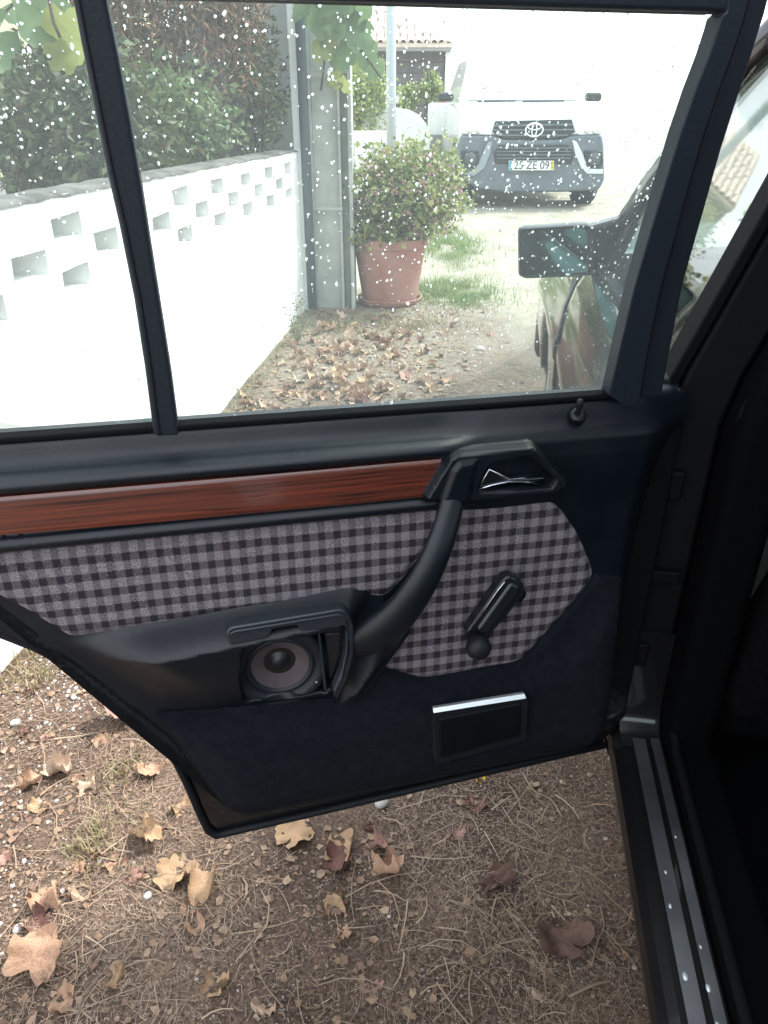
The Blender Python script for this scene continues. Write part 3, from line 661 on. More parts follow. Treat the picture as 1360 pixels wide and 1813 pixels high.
# emblem: outer ring, upright inner ring, crossing inner ring
lx, lz = T(946, 230, -.06); mb = MB()
def ell(mb, cx, cz, rx, rz, r):
    mb.tube([(cx + rx * math.cos(a), -.066, cz + rz * math.sin(a)) for a in [2 * math.pi * k / 28 for k in range(29)]], r, 6, up=(0, 1, 0), caps=False)
ell(mb, lx, lz, .105, .072, .0095); ell(mb, lx, lz + .001, .030, .066, .0075); ell(mb, lx, lz + .033, .078, .030, .0075)
mb.build('emblem', mat('bright_emblem', (.88, .9, .92), .25, metal=.3), g, smooth=True)
pol('number_plate', [(901, 284.5), (981, 284.5), (981, 301.5), (901, 301.5)], -.12, -.10, mat('plate_white', (.75, .76, .74), .4), .003, bump_)
pol('plate_band', [(901.6, 285.2), (907.2, 285.2), (907.2, 300.8), (901.6, 300.8)], -.123, -.1201, mat('plate_blue', (.04, .30, .42), .4), 0, bump_)
pol('plate_band', [(975.6, 285.2), (980.4, 285.2), (980.4, 300.8), (975.6, 300.8)], -.123, -.1201, mat('plate_yellow', (.62, .50, .08), .4), 0, bump_)
def text(name, body, x, z, h, y, m, parent, sx=1):
    cu = bpy.data.curves.new(name, 'FONT'); cu.body = body; cu.size = h; cu.align_x = 'CENTER'; cu.align_y = 'CENTER'; cu.extrude = .001
    tmp = bpy.data.objects.new(name, cu); col.objects.link(tmp); bpy.context.view_layer.update()
    me = bpy.data.meshes.new_from_object(tmp.evaluated_get(bpy.context.evaluated_depsgraph_get())); bpy.data.objects.remove(tmp)
    me.materials.clear(); me.materials.append(m); o = link(name, me, parent); o.location = (x, y, z); o.rotation_euler = (R(90), 0, 0); o.scale = (sx, 1, 1); return o
INK = mat('plate_black', (.01, .01, .012), .5)
xa, za = T(941.5, 293, -.122)
text('plate_text', '25 ZE 09', xa, za, .128, -.1225, INK, bump_, .93)
for cx in (927.5, 955): pol('plate_text', [(cx - 1.3, 292), (cx + 1.3, 292), (cx + 1.3, 293.6), (cx - 1.3, 293.6)], -.1235, -.1201, INK, 0, bump_)
x, z = T(978, 289, -.124); text('plate_text', '02', x, z, .035, -.1235, INK, bump_, .8)
x, z = T(978, 296.5, -.124); text('plate_text', '10', x, z, .035, -.1235, INK, bump_, .8)
x, z = T(904.4, 297, -.124); text('plate_text', 'P', x, z, .035, -.1235, mat('plate_letter', (.8, .8, .8), .5), bump_, .9)
for sx in (-1, 1):
    for yy in (.62, 4.2):
        wh = MB().lathe([(.0, -.10), (.20, -.10), (.22, -.12), (.36, -.125), (.385, -.10), (.388, 0), (.385, .10), (.36, .125), (.22, .12), (0, .10)], 36, Matrix.Translation((sx * .815, yy, .386)) @ Matrix.Rotation(R(90), 4, 'Y')).build('wheel', TYRE, pk, auto=35)
        MB().lathe([(0, .06), (.05, .07), (.19, .05), (.215, .105), (.215, .123)], 24, Matrix.Translation((sx * .815, yy, .386)) @ Matrix.Rotation(R(90 * sx), 4, 'Y')).build('rim', SILV, wh, auto=35)
MB().box(-.66, .66, .35, 4.8, .42, .60).build('underbody', BLK, pk, bevel=.02)
MB().tube([(-.05, .2, .245), (.25, .15, .255), (.42, .2, .275)], .014, 6).build('tow_bar', LAMP, pk, smooth=True)

# ---------------------------------------------------------------- the black car
car = thing('black_car', 'black saloon car at right with its rear left door open towards the camera', 'car', CO, CA)
PROF = [(.20, .075), (.24, .055), (.30, .035), (.36, .012), (.365, .000), (.45, -.010), (.55, -.018), (.64, -.020), (.645, -.026), (.67, -.028), (.695, -.026), (.70, -.020), (.78, -.012), (.84, .005), (.885, .030), (.905, .052)]
def sheet(name, y0, y1, m, parent, dx=0, side=1, ztop=None, ny=24, bulge=0, arch=None):
    vs, fs = [], []; n = len(PROF)
    for i in range(ny + 1):
        y = y0 + (y1 - y0) * i / ny
        for z, x in PROF:
            zz_ = z if ztop is None else .2 + (z - .2) * (ztop(y) - .2) / .705
            if arch:
                r = math.hypot(y - arch[0], 0)
                if r < arch[1]:
                    lo = arch[2] + math.sqrt(arch[1] ** 2 - r * r); zz_ = max(zz_, lo + (z - .2) * .02)
            X_ = x + dx + bulge * math.sin(math.pi * i / ny) * -1
            vs.append((X_ if side > 0 else 1.74 - X_, y, zz_))
    for i in range(ny):
        for k in range(n - 1):
            a = i * n + k; fs.append((a, a + 1, a + n + 1, a + n))
    o = raw(name, vs, fs, m, parent, smooth=True); o.modifiers.new('thick', 'SOLIDIFY').thickness = .004; return o
fd = sheet('front_door', .030, 1.020, PAINT, car, bulge=.006)
ft = lambda y: .905 - .03 * max(0, (y - 1.03)) - .10 * max(0, (y - 1.55)) ** 1.5
sheet('front_fender', 1.030, 2.22, PAINT, car, dx=-.006, ztop=ft, arch=(1.55, .33, .31))
sheet('rear_fender', -2.3, -1.12, PAINT, car, ztop=lambda y: .92, arch=(-1.42, .33, .31))
sheet('far_side', -2.3, 2.22, PAINT, car, side=-1, ny=50)
# hood, trunk, bumpers
vs, fs = [], []
for i in range(21):
    y = 1.03 + 1.19 * i / 20
    for k in range(25):
        u = k / 24; x = .052 - .006 + (1.74 - .092) * u; vs.append((x, y, ft(y) + .055 * math.sin(math.pi * u) ** .7))
for i in range(20):
    for k in range(24): a = i * 25 + k; fs.append((a, a + 1, a + 26, a + 25))
raw('hood', vs, fs, PAINT, car, smooth=True)
MB().box(.05, 1.69, -2.3, -1.55, .88, .94).build('trunk_lid', PAINT, car, bevel=.02)
MB().box(-.02, 1.76, 2.18, 2.34, .30, .58).build('front_bumper', PLAST2, car, bevel=.04)
MB().box(.02, 1.72, 2.16, 2.24, .56, .80).build('front_grille', CHROME, car, bevel=.02)
MB().box(.0, 1.74, -2.42, -2.28, .28, .60).build('rear_bumper', PLAST2, car, bevel=.04)
for y in (1.55, -1.42):
    for x, s in ((.11, -1), (1.63, 1)):
        wh = MB().lathe([(.0, -.08), (.20, -.08), (.21, -.095), (.29, -.098), (.308, -.08), (.31, 0), (.308, .08), (.29, .098), (.21, .095), (0, .08)], 36, Matrix.Translation((x, y, .31)) @ Matrix.Rotation(R(90), 4, 'Y')).build('wheel', TYRE, car, auto=35)
        MB().lathe([(0, .07), (.06, .075), (.17, .06), (.205, .085), (.207, .1)], 28, Matrix.Translation((x, y, .31)) @ Matrix.Rotation(R(90 * s), 4, 'Y')).build('rim', SILV, wh, auto=35)
def lx_(z): return .055 + .34 * (z - .905)
# roof and pillars
vs, fs = [], []
for i in range(15):
    y = .42 - 1.62 * i / 14
    for k in range(17):
        u = k / 16; x = .205 + 1.33 * u; vs.append((x, y, 1.345 + .075 * math.sin(math.pi * u) ** .6 + .02 * math.sin(math.pi * i / 14)))
for i in range(14):
    for k in range(16): a = i * 17 + k; fs.append((a, a + 1, a + 18, a + 17))
o = raw('roof', vs, fs, PAINT, car, smooth=True); o.modifiers.new('thick', 'SOLIDIFY').thickness = .02
def bar(name, pts, r, m, parent=car, n=8, flat=1, up=(0, 0, 1)):
    return MB().tube(pts, r, n, flat, up).build(name, m, parent, smooth=True)
for f in (lambda x: x, lambda x: 1.74 - x):
    bar('front_pillar', [(f(.065), 1.06, .90), (f(.125), .80, 1.11), (f(.175), .57, 1.27), (f(.21), .38, 1.355)], .026, PAINT)
    bar('roof_rail', [(f(.205), .40, 1.35), (f(.21), -.3, 1.365), (f(.205), -1.0, 1.355), (f(.15), -1.4, 1.15), (f(.08), -1.62, .93)], .028, PAINT)
MB().prism([(.09, 1.02, .925), (1.65, 1.02, .925), (1.52, .43, 1.34), (.22, .43, 1.34)], (0, .006, .006)).build('windscreen', GLASSC, car)
MB().prism([(.10, -1.56, .93), (1.64, -1.56, .93), (1.5, -1.12, 1.33), (.24, -1.12, 1.33)], (0, -.006, .006)).build('rear_windscreen', GLASSC, car)
MB().prism([(1.685, 1.0, .91), (1.685, -1.5, .91), (1.55, -1.1, 1.33), (1.55, .42, 1.33)], (.004, 0, 0)).build('side_window', GLASSC, car)
# front door: window, frame, belt strip, handle
MB().prism([(lx_(.9), .06, .90), (lx_(.9), .94, .90), (lx_(.98), .86, .98), (lx_(1.32), .43, 1.32), (lx_(1.33), .10, 1.33)], (.004, 0, 0)).build('window_glass', GLASSC, fd)
MB().tube([(lx_(.905), 1.0, .905), (lx_(1.10), .775, 1.10), (lx_(1.25), .575, 1.25), (lx_(1.32), .45, 1.32), (lx_(1.335), .3, 1.335), (lx_(1.34), .05, 1.34)], .016, 8).build('window_frame', RUBBER, fd, smooth=True)
MB().prism([(lx_(.905) + .002, .035, .90), (lx_(.905) + .002, .10, .90), (lx_(1.34) + .002, .09, 1.34), (lx_(1.34) + .002, .025, 1.34)], (-.018, 0, -.006)).build('window_frame', SEALM, fd, bevel=.004)
MB().box(.036, .060, .035, 1.0, .896, .912).build('belt_strip', RUBBER, fd, bevel=.005)
MB().box(-.052, -.030, .10, .27, .745, .775).build('handle', mat('chromed_handle', (.5, .5, .52), .15, metal=1), fd, bevel=.008, seg=3)
MB().prism([(.05, .84, .905), (.05, 1.02, .905), (.085, .86, 1.0), (.085, .80, 1.02)], (.02, 0, 0)).build('mirror_base', PLAST2, fd, bevel=.004)
# wing mirror facing the viewer
mp_ = lambda px, py, Y: tuple(CY(px, py, Y))
MYY = .90
out = fillet([(CY(px, py, MYY).x, CY(px, py, MYY).z) for px, py in [(917, 404), (1050, 396), (1052, 488), (1040, 489), (930, 494), (918, 488)]], .018, 5)
n = len(out); cx0 = sum(p[0] for p in out) / n; cz0 = sum(p[1] for p in out) / n
vs, fs = [], []
for (dy, s) in ((0, .97), (.006, 1.0), (.05, 1.0), (.085, .86), (.10, .6), (.104, .2)):
    vs += [(cx0 + (x - cx0) * s, MYY + dy, cz0 + (z - cz0) * s) for x, z in out]
for j in range(5): fs += [(j * n + k, j * n + (k + 1) % n, (j + 1) * n + (k + 1) % n, (j + 1) * n + k) for k in range(n)]
fs.append(tuple(5 * n + k for k in range(n))); 
b0 = len(vs); vs += [(cx0 + (x - cx0) * .93, MYY + .0, cz0 + (z - cz0) * .90) for x, z in out]; vs += [(cx0 + (x - cx0) * .93, MYY + .014, cz0 + (z - cz0) * .90) for x, z in out]
fs += [(k, (k + 1) % n, b0 + (k + 1) % n, b0 + k) for k in range(n)] + [(b0 + k, b0 + (k + 1) % n, b0 + n + (k + 1) % n, b0 + n + k) for k in range(n)]
mh = raw('wing_mirror', vs, fs, PLAST2, car, smooth=True)
MB().prism([(cx0 + (x - cx0) * .90 - .004, MYY + .010 + (x - cx0) * .06, cz0 + (z - cz0) * .87) for x, z in out], (0, .003, 0)).build('mirror_glass', mat('mirror_glass', (.13, .23, .23), .03, metal=1), mh)
c1 = CY(1045, 400, MYY); c2 = CY(1045, 492, MYY)
MB().prism([(c1.x - .01, MYY + .012, c1.z - .006), (.085, MYY + .012, c1.z + .02), (.06, MYY + .012, .90), (c2.x - .01, MYY + .012, c2.z + .01)], (0, .06, 0)).build('mirror_arm', PLAST2, mh, bevel=.01, seg=3)
# interior
MB().box(.16, 1.58, -1.3, 1.0, .20, .25).build('floor', INTERIOR, car)
MB().box(.14, 1.60, -.72, -.66, .25, .50).build('rear_seat_base', SEAT, car, bevel=.02)
MB().box(.15, 1.59, -1.2, -.70, .25, .52).build('rear_seat', SEAT, car, bevel=.05, seg=4)
MB().prism([(.15, -1.18, .5), (1.59, -1.18, .5), (1.55, -1.34, 1.0), (.19, -1.34, 1.0)], (0, -.12, 0)).build('rear_backrest', SEAT, car, bevel=.04, seg=4)
for xo, nm in ((.20, 0), (.98, 1)):
    MB().box(xo, xo + .54, .02, .58, .28, .50).build('front_seat', SEAT, car, bevel=.06, seg=4)
    bk = MB().prism([(xo, -.02, .36), (xo + .54, -.02, .36), (xo + .50, -.22, .98), (xo + .04, -.22, .98)], (0, .14, .03)).build('front_backrest', SEAT, car, bevel=.05, seg=4)
    MB().box(xo + .14, xo + .40, -.24, -.13, 1.02, 1.18).build('headrest', SEAT, bk, bevel=.04, seg=4)
MB().box(.10, 1.64, .62, 1.02, .55, .92).build('dashboard', INTERIOR, car, bevel=.06, seg=4)
MB().box(1.60, 1.66, -1.3, 1.0, .22, .91).build('far_door_trim', INTERIOR, car, bevel=.02)
MB().box(.05, 1.69, .98, 1.02, .20, .90).build('firewall', INTERIOR, car)
MB().box(.066, .12, .10, 1.0, .22, .90).build('front_door_trim', INTERIOR, car, bevel=.01)
MB().box(.10, .17, -1.5, -1.12, .22, .90).build('rear_quarter_trim', INTERIOR, car)
MB().box(.20, 1.56, -1.2, .42, 1.335, 1.343).build('headlining', INTERIOR, car)
bar('steering_wheel', [(.46 + .19 * math.cos(a), .50 - .06 * math.sin(a), .86 + .18 * math.sin(a)) for a in [2 * math.pi * k / 24 for k in range(25)]], .013, INTERIOR, car, 6)
# sill: rocker, painted step, two bare metal strips, seal
sill = MB()
sp = [(.20, .075), (.245, .057), (.28, .050), (.300, .052), (.310, .062), (.314, .074), (.314, .129), (.25, .131), (.2, .131)]
vs, fs = [], []
for i in range(31):
    y = .02 - 1.17 * i / 30
    for z, x in sp: vs.append((x, y, z))
n = len(sp)
for i in range(30):
    for k in range(n - 1): a = i * n + k; fs.append((a, a + 1, a + n + 1, a + n))
sl = raw('sill', vs, fs, PAINTD, car); 
for a, b, y1 in ((.081, .101, -.012), (.110, .124, -.008)):
    m_ = MB(); vs = []
    for i in range(41):
        y = y1 - 1.1 * i / 40; dz = noise.noise((y * 9, a * 40, 0)) * .0007
        vs += [(a, y, .3165 + dz), (a, y, .3190 + dz), (b, y, .3190 + dz), (b, y, .3165 + dz)]
    m_.add(vs, [(i * 4 + k, i * 4 + k + 1, (i + 1) * 4 + k + 1, (i + 1) * 4 + k) for i in range(40) for k in range(3)] + [(0, 1, 2, 3)])
    m_.build('sill_strip', DULLMETAL, sl)
rnd = random.Random(6); wd = []
for (y, x, s) in ((-.40, .088, .0032), (-.41, .112, .0030), (-.31, .087, .0022), (-.26, .090, .0018), (-.36, .114, .0016), (-.45, .113, .0022), (-.20, .114, .0015)):
    MB().lathe([(0, .5), (.5, .42), (.85, .22), (1, 0)], 12, Matrix.Translation((x, y, .3192)) @ Matrix.Scale(s, 4) @ Matrix.Scale(1.8, 4, (0, 1, 0))).build('water_drop', mat('clear_water', (.6, .65, .7), .05, coat=1, metal=.3), sl, smooth=True)
MB().box(.1312, .20, -1.15, .0, .22, .335).build('sill_trim', INTERIOR, car, bevel=.012)
# B pillar, its sweeping fairing at the sill, seals
def pil(name, X0, X1, Y0, Y1, m, z0=.30, z1=1.35, bev=.008, par=car):
    mb = MB(); vs = []; zs = [z0, .50, .70, .85, .92, 1.0, 1.1, 1.2, 1.3, z1]
    for z in zs:
        l = .34 * max(0, z - .88)
        vs += [(X0 + l, Y0, z), (X1 + l, Y0, z), (X1 + l, Y1, z), (X0 + l, Y1, z)]
    fs = [(i * 4 + k, i * 4 + (k + 1) % 4, (i + 1) * 4 + (k + 1) % 4, (i + 1) * 4 + k) for i in range(len(zs) - 1) for k in range(4)] + [(0, 1, 2, 3), tuple(len(vs) - 4 + k for k in range(4))]
    mb.add(vs, fs); return mb.build(name, m, par, bevel=bev)
bp = pil('door_pillar', .052, .125, .035, .10, mat('pillar_black', (.003, .0035, .0045), .6, spec=.12))
pil('pillar_trim', .128, .20, -.035, .12, INTERIOR, bev=.02)
def seal(X0, Y0, r, z0=.32, m=SEALM):
    pts = [(X0, -1.12, z0), (X0, -.3, z0), (X0, Y0 - .06, z0), (X0, Y0 - .015, z0 + .015), (X0, Y0, z0 + .06)] + [(X0 + .34 * max(0, z - .88), Y0, z) for z in (.6, .8, .88, .92, 1.0, 1.15, 1.33)]
    bar('door_seal', pts, r, m, car, 8, 1, (1, 0, 0))
seal(.138, .005, .007, .340)
vs, fs = [], []
cv = [(-.03, .3155), (-.012, .316), (.003, .320), (.015, .330), (.023, .345), (.028, .37), (.031, .42), (.033, .50)]
for y, z in cv: vs += [(.062, y, z), (.090, y, z + .001), (.126, y, z)]
for i in range(len(cv) - 1):
    for k in range(2): a = i * 3 + k; fs.append((a, a + 1, a + 4, a + 3))
raw('sill_fairing', vs, fs, PAINT, bp, smooth=True)
hm = mat('hinge_metal', (.003, .003, .004), .6, spec=.1)
for z in (.46, .76):
    MB().box(.052, .088, .022, .036, z - .022, z + .022).build('hinge', hm, bp, bevel=.004)
    MB().tube([(.052, .026, z - .026), (.052, .026, z + .026)], .006, 10).build('hinge_pin', hm, bp, smooth=True)
MB().box(.062, .11, .020, .0345, .60, .62).build('check_strap', hm, bp, bevel=.003)

# ---------------------------------------------------------------- the open rear door (frame: X to the hinge, -Y to the viewer)
LEAN = .33
outline = [(.045, .872), (.045, .33), (.02, .295)] + DP([(1068, 1322), (800, 1384), (560, 1441), (400, 1478), (379, 1483), (364, 1474), (350, 1445), (329, 1396), (296, 1330), (264, 1281), (214, 1239), (144, 1194), (54, 1149), (0, 1128)]) + [(-.93, .70), (-.98, .80), (-1.0, .872)]
mb = MB(); mb.prism([(x, .004, z) for x, z in outline], (0, .05, 0))
o2 = [(x * .985 - .005, z + .004) for x, z in outline]
mb.prism([(x, .054, z) for x, z in o2], (0, .05, 0))
door = mb.build('rear_door', PAINT, None, bevel=.006); door.parent = car
door.matrix_local = MCI @ MDOOR
ol3 = [(x, z) for x, z in outline]
mb = MB(); mb.tube([(x + .004, .0, z + .004) for x, z in outline[3:19]], .006, 8, caps=True); mb.build('edge_seal', RUBBER, door, smooth=True)

def LP(px, py, d=0.0): return D(px, py, d, LEAN)
nl = Vector((0, 1, .33)).normalized() * -1           # towards the viewer, across the leaning frame
def lslab(name, pts, d0, d1, m, bevel=.003, par=door, seg=2):
    a = [LP(px, py, d1) for px, py in pts]; return MB().prism(a, Vector((0, (d1 - d0), 0))).build(name, m, par, bevel=bevel, seg=seg)
Ledge = [(1079, 700), (1101, 604), (1124, 507), (1152, 410), (1179, 320), (1206, 233), (1232, 158), (1258, 92), (1272, 50), (1277, 34)]
Medge = [(1128, 735), (1148, 620), (1172, 507), (1196, 420), (1222, 325), (1245, 245), (1270, 170), (1296, 100), (1316, 40), (1326, 0), (1340, -60)]
Redge = [(1165, 746), (1184, 640), (1210, 507), (1232, 430), (1255, 350), (1279, 265), (1303, 190), (1326, 120), (1345, 60), (1356, 26), (1378, -60)]
wf = lslab('window_frame', Ledge + [(1277, 34), (1283, 24), (1277, 21), (1340, -60)][1:] [:0] + [(1280, 26), (1288, 21), (1300, -60)] + Medge[::-1], -.012, .012, VINYL, .004)
lslab('window_frame', Medge + Redge[::-1], -.02, .001, VINYL, .004)
lslab('window_frame', [(-120, -18), (300, -7), (700, 4), (1000, 13), (1262, 20), (1288, 22), (1330, -60), (-120, -90)], -.012, .011, VINYL, .004)
lslab('glass_channel', [(-120, -14), (300, -3), (700, 8), (1000, 17), (1262, 24), (1262, 18), (700, 2), (-120, -20)], -.013, .0, RUBBER, .001)
dl = [(124, -25), (142, 70), (165, 185), (189, 305), (211, 400), (237, 529), (256, 650), (272, 772)]
dr = [(183, -25), (210, 103), (231, 218), (250, 329), (264, 420), (288, 570), (303, 665), (317, 772)]
lslab('window_divider', dl + dr[::-1], -.014, .008, VINYL, .004, seg=3)
lslab('divider_lip', [(px + 9, py) for px, py in dl] + [(px + 13, py) for px, py in dl][::-1], -.01, .0095, RUBBER, .001)
wg = lslab('window_glass', [(262, 800), (1085, 725), (1095, 690), (1300, 15), (1300, -30), (180, -40), (150, -10)], -.020, -.016, GLASS, 0)
qg = lslab('quarter_glass', [(-120, 820), (290, 790), (150, -40), (-120, -50)], -.020, -.016, GLASS, 0)
# rain drops on the outside of the panes
def drops(n, x0, x1, y0, y1, seed, parent, inside):
    rnd = random.Random(seed); vs, fs = [], []
    base = []
    for j, (r, h) in enumerate([(1, 0), (.85, .35), (.5, .62)]):
        for k in range(9): a = 2 * math.pi * k / 9; base.append((r * math.cos(a), r * math.sin(a), h))
    base.append((0, 0, .72))
    bf = [(j * 9 + k, j * 9 + (k + 1) % 9, (j + 1) * 9 + (k + 1) % 9, (j + 1) * 9 + k) for j in range(2) for k in range(9)] + [(18 + k, 18 + (k + 1) % 9, 27) for k in range(9)] + [tuple(range(9))[::-1]]
    while n > 0:
        px = rnd.uniform(x0, x1); py = rnd.uniform(y0, y1)
        if not inside(px, py): continue
        n -= 1; c = LP(px, py, -.0204)
        r = .00045 + .0011 * rnd.random() ** 1.7
        if rnd.random() < .03: r *= 1.35
        st = 1 + (rnd.random() ** 8) * 1.0; q = rnd.uniform(-.3, .3); jit = [rnd.uniform(.85, 1.15) for _ in range(9)]
        b = len(vs)
        for i, (u, v, h) in enumerate(base):
            jj = jit[i % 9] if i < 27 else 1
            uu, vv = u * r * jj, v * r * st * jj * (1 if v > 0 else 1)
            uu, vv = uu * math.cos(q) - vv * math.sin(q), uu * math.sin(q) + vv * math.cos(q)
            vs.append((c.x + uu, c.y + h * r * .95 - .33 * vv * .95, c.z + vv * .95 + h * r * .33))
        fs += [tuple(i + b for i in f) for f in bf]
    o = raw('rain_drops', vs, fs, WATER, parent, smooth=True); o['kind'] = 'stuff'; return o
def edge_x(tab, y):
    return interp([(b, a) for a, b in tab], y)
drops(2100, 200, 1290, 0, 745, 41, wg, lambda px, py: px > edge_x(dr, py) and px < edge_x(Ledge, py) and py < 757 - (px - 318) * .079 and random.random() < (.22 + .78 * ss(450, 900, px)) * (.5 + .5 * ss(720, 450, py)))
drops(260, -60, 270, 0, 775, 42, qg, lambda px, py: px < edge_x(dl, py) and random.random() < .5 + .5 * ss(500, 200, py))

# upper and middle trim
PA = [(.906, -.012), (.9035, .000), (.900, .003), (.893, .005), (.886, .007), (.880, .0105), (.876, .016), (.8735, .024), (.8715, .031), (.868, .036), (.862, .0385), (.857, .036), (.8535, .031), (.852, .024), (.801, .024), (.798, .031), (.792, .036), (.786, .036), (.780, .029), (.776, .016), (.60, .014), (.2, .012)]
PBz = [(.906, -.012), (.9035, .000), (.899, .005), (.892, .010), (.882, .016), (.872, .024), (.862, .029), (.84, .029), (.80, .024), (.76, .018), (.70, .014), (.2, .012)]
arm_ridge = [(D(px, py, .062).x, D(px, py, .062).z) for px, py in ((170, 1188), (630, 1090))]
arm_bot = [(D(px, py, .024).x, D(px, py, .024).z) for px, py in ((200, 1275), (640, 1232))]
fab_low = [(D(px, py, .02).x, D(px, py, .02).z) for px, py in ((119, 1132), (640, 1052))]
hole = fillet(DP([(424, 1120), (560, 1096), (612, 1092), (610, 1170), (585, 1236), (432, 1252), (424, 1200)], .03), .012)
def armrest(x, z):
    zr = interp(arm_ridge, x) - .008; zb_ = interp(arm_bot, x); zf = interp(fab_low, x)
    amp = .050 * ss(-.385, -.44, x)
    if x < -.58: amp *= ss(.010, .11, sdf(tpf, x, z))
    if z > zr: k = 1 - ss(zr - .002, zr + .034, z)
    else: k = 1 - (1 - max(0, min(1, (z - zb_ + .01) / (zr - zb_ + .01)))) ** 1.6
    return amp * max(0, k)
def base_h(x, z):
    t_ = ss(-.31, -.24, x)
    h = interp(PA, z) * (1 - t_) + interp(PBz, z) * t_ + armrest(x, z)
    h -= .05 * ss(-.03, .05, x) * ss(.95, .80, z)                 # falls away at the hinge side
    return h
def trim_h(x, z):
    h = base_h(x, z)
    if -.62 < x < -.38 and .45 < z < .66:
        s = sdf(hole, x, z)
        if s > 0: h = h + (-.020 - h) * ss(0, .007, s)
    return h
# trim outline: inside the metal edge
tp = [(.04, .905), (.042, .88), (.045, .86)] + DP([(1110, 1030)], .014) + DP([(1094, 1290), (1072, 1312), (1050, 1322), (750, 1385), (432, 1447), (391, 1425), (350, 1367), (300, 1300), (264, 1272), (205, 1226), (140, 1182), (54, 1140), (0, 1118)], .014) + [(-.92, .71), (-.97, .80), (-.99, .905)]
tpf = fillet(tp, .010, 3)
trim = relief('trim_panel', tpf, trim_h, PLAST, door, .0042, .03)
# window channel lip
MB().box(-1.0, -.055, -.006, .016, .902, .9095).build('belt_seal', SEALM, door, bevel=.003)
MB().box(-1.0, -.04, .018, .034, .866, .884).build('outer_belt_strip', RUBBER, door, bevel=.003)
# wood
wp = DP([(-60, 886), (0, 880), (300, 855), (600, 829), (790, 811), (748, 884), (600, 899), (300, 923), (0, 946), (-60, 951)], .031)
relief('wood_strip', fillet(wp, .003, 2), lambda x, z: .026 + .0075 * math.sqrt(max(0, 1 - abs((z - .8265) / .0272) ** 7)), WOOD, door, .004, .008)
# cloth inserts
f1 = DP([(-60, 985), (0, 981), (400, 941), (772, 903), (792, 905), (765, 960), (720, 1020), (692, 1050), (678, 1058), (648, 1054), (625, 1054), (566, 1064), (485, 1075), (265, 1108), (132, 1130), (119, 1128), (44, 1080), (0, 1057), (-60, 1030)], .02)
f2 = fillet(DP([(800, 900), (979, 881), (998, 899), (1023, 945), (1049, 1003), (1051, 1020), (1046, 1034), (1013, 1074), (932, 1162), (917, 1175), (770, 1201), (748, 1203), (700, 1190), (655, 1178), (720, 1080)], .02), .010, 3)
def puff(P, b, d): return lambda x, z: b - d * (1 - ss(0, .010, sdf(P, x, z))) + .0012 * noise.noise((x * 16, z * 16, 0))
relief('cloth_insert', f1, puff(f1, .0215, .006), PLAID, door, .009, .006)
relief('cloth_insert', f2, puff(f2, .0215, .006), PLAID, door, .009, .006)
# stitching line above the cloth
st = MB()
for i in range(170):
    px = -20 + i * 4.7; p0_ = D(px, 976 - px * .0985 - 1.5, .0245); st.tube([p0_, p0_ + Vector((.0022, 0, 0))], .0004, 5)
o = st.build('stitching', mat('grey_thread', (.09, .09, .10), .8), door); o['kind'] = 'stuff'
# carpet on the lower door
cp_ = fillet(DP([(272, 1272), (430, 1258), (600, 1243), (640, 1218), (668, 1182), (700, 1193), (748, 1207), (770, 1205), (918, 1179), (935, 1166), (1016, 1076), (1052, 1030), (1062, 1022), (1108, 1028), (1096, 1275), (1085, 1300), (1050, 1323), (750, 1386), (440, 1447), (415, 1444), (389, 1422), (350, 1367), (300, 1300)], .026), .006, 3)
ridgeC = [(-.66, .47), (-.42, .49), (-.33, .50), (-.22, .47), (-.10, .52), (-.02, .62)]
def carpet_h(x, z):
    e = sdf(cp_, x, z); low = ss(.02, -.05, z - interp(ridgeC, x))
    return .0235 + .016 * low * ss(0, .05, e) - .006 * (1 - ss(0, .008, e)) + .0012 * noise.noise((x * 9, z * 9, 2)) - .05 * ss(-.03, .05, x)
relief('carpet_panel', cp_, carpet_h, CARPET, door, .010, .012)
# bezel round the release lever
bz = fillet(DP([(745, 889), (795, 806), (812, 799), (940, 785), (955, 789), (1012, 855), (1004, 868), (975, 880), (836, 892)], .045), .010, 4)
rec = fillet(DP([(838, 870), (861, 815), (939, 800), (984, 846), (974, 862)], .04), .012, 4)
ribp = DP([(778, 893), (800, 830), (812, 816), (842, 812), (826, 893)], .045)
def bez_h(x, z):
    s = sdf(bz, x, z); r = sdf(rec, x, z); q = sdf(ribp, x, z)
    return .030 + .019 * ss(0, .006, s) + .004 * ss(-.004, .006, q) - .026 * ss(0, .006, r)
relief('handle_bezel', bz, bez_h, PLAST2, door, .0025, .022)
def dslab(name, pts, d0, d1, m, bevel=.002, par=door, seg=2):
    a = [D(px, py, d1) for px, py in pts]; return MB().prism(a, (0, d1 - d0, 0)).build(name, m, par, bevel=bevel, seg=seg)
LEV = mat('dark_chrome_lever', (.20, .22, .27), .28, metal=1)
lev = dslab('release_lever', [(845, 866), (850, 856), (865, 829), (877, 835), (902, 849), (962, 844), (966, 850), (940, 858), (900, 855), (870, 860)], .026, .040, LEV, .003, seg=3)
mb = MB()
mb.tube([D(847, 864, .041), D(866, 831, .042), D(903, 848.5, .042), D(962, 843, .042)], .0013, 6)
mb.tube([D(849, 865, .041), D(872, 859, .041), D(900, 853, .041), D(930, 853, .041), D(955, 858, .041)], .0013, 6)
mb.build('lever_edge', CHROME, door, smooth=True)
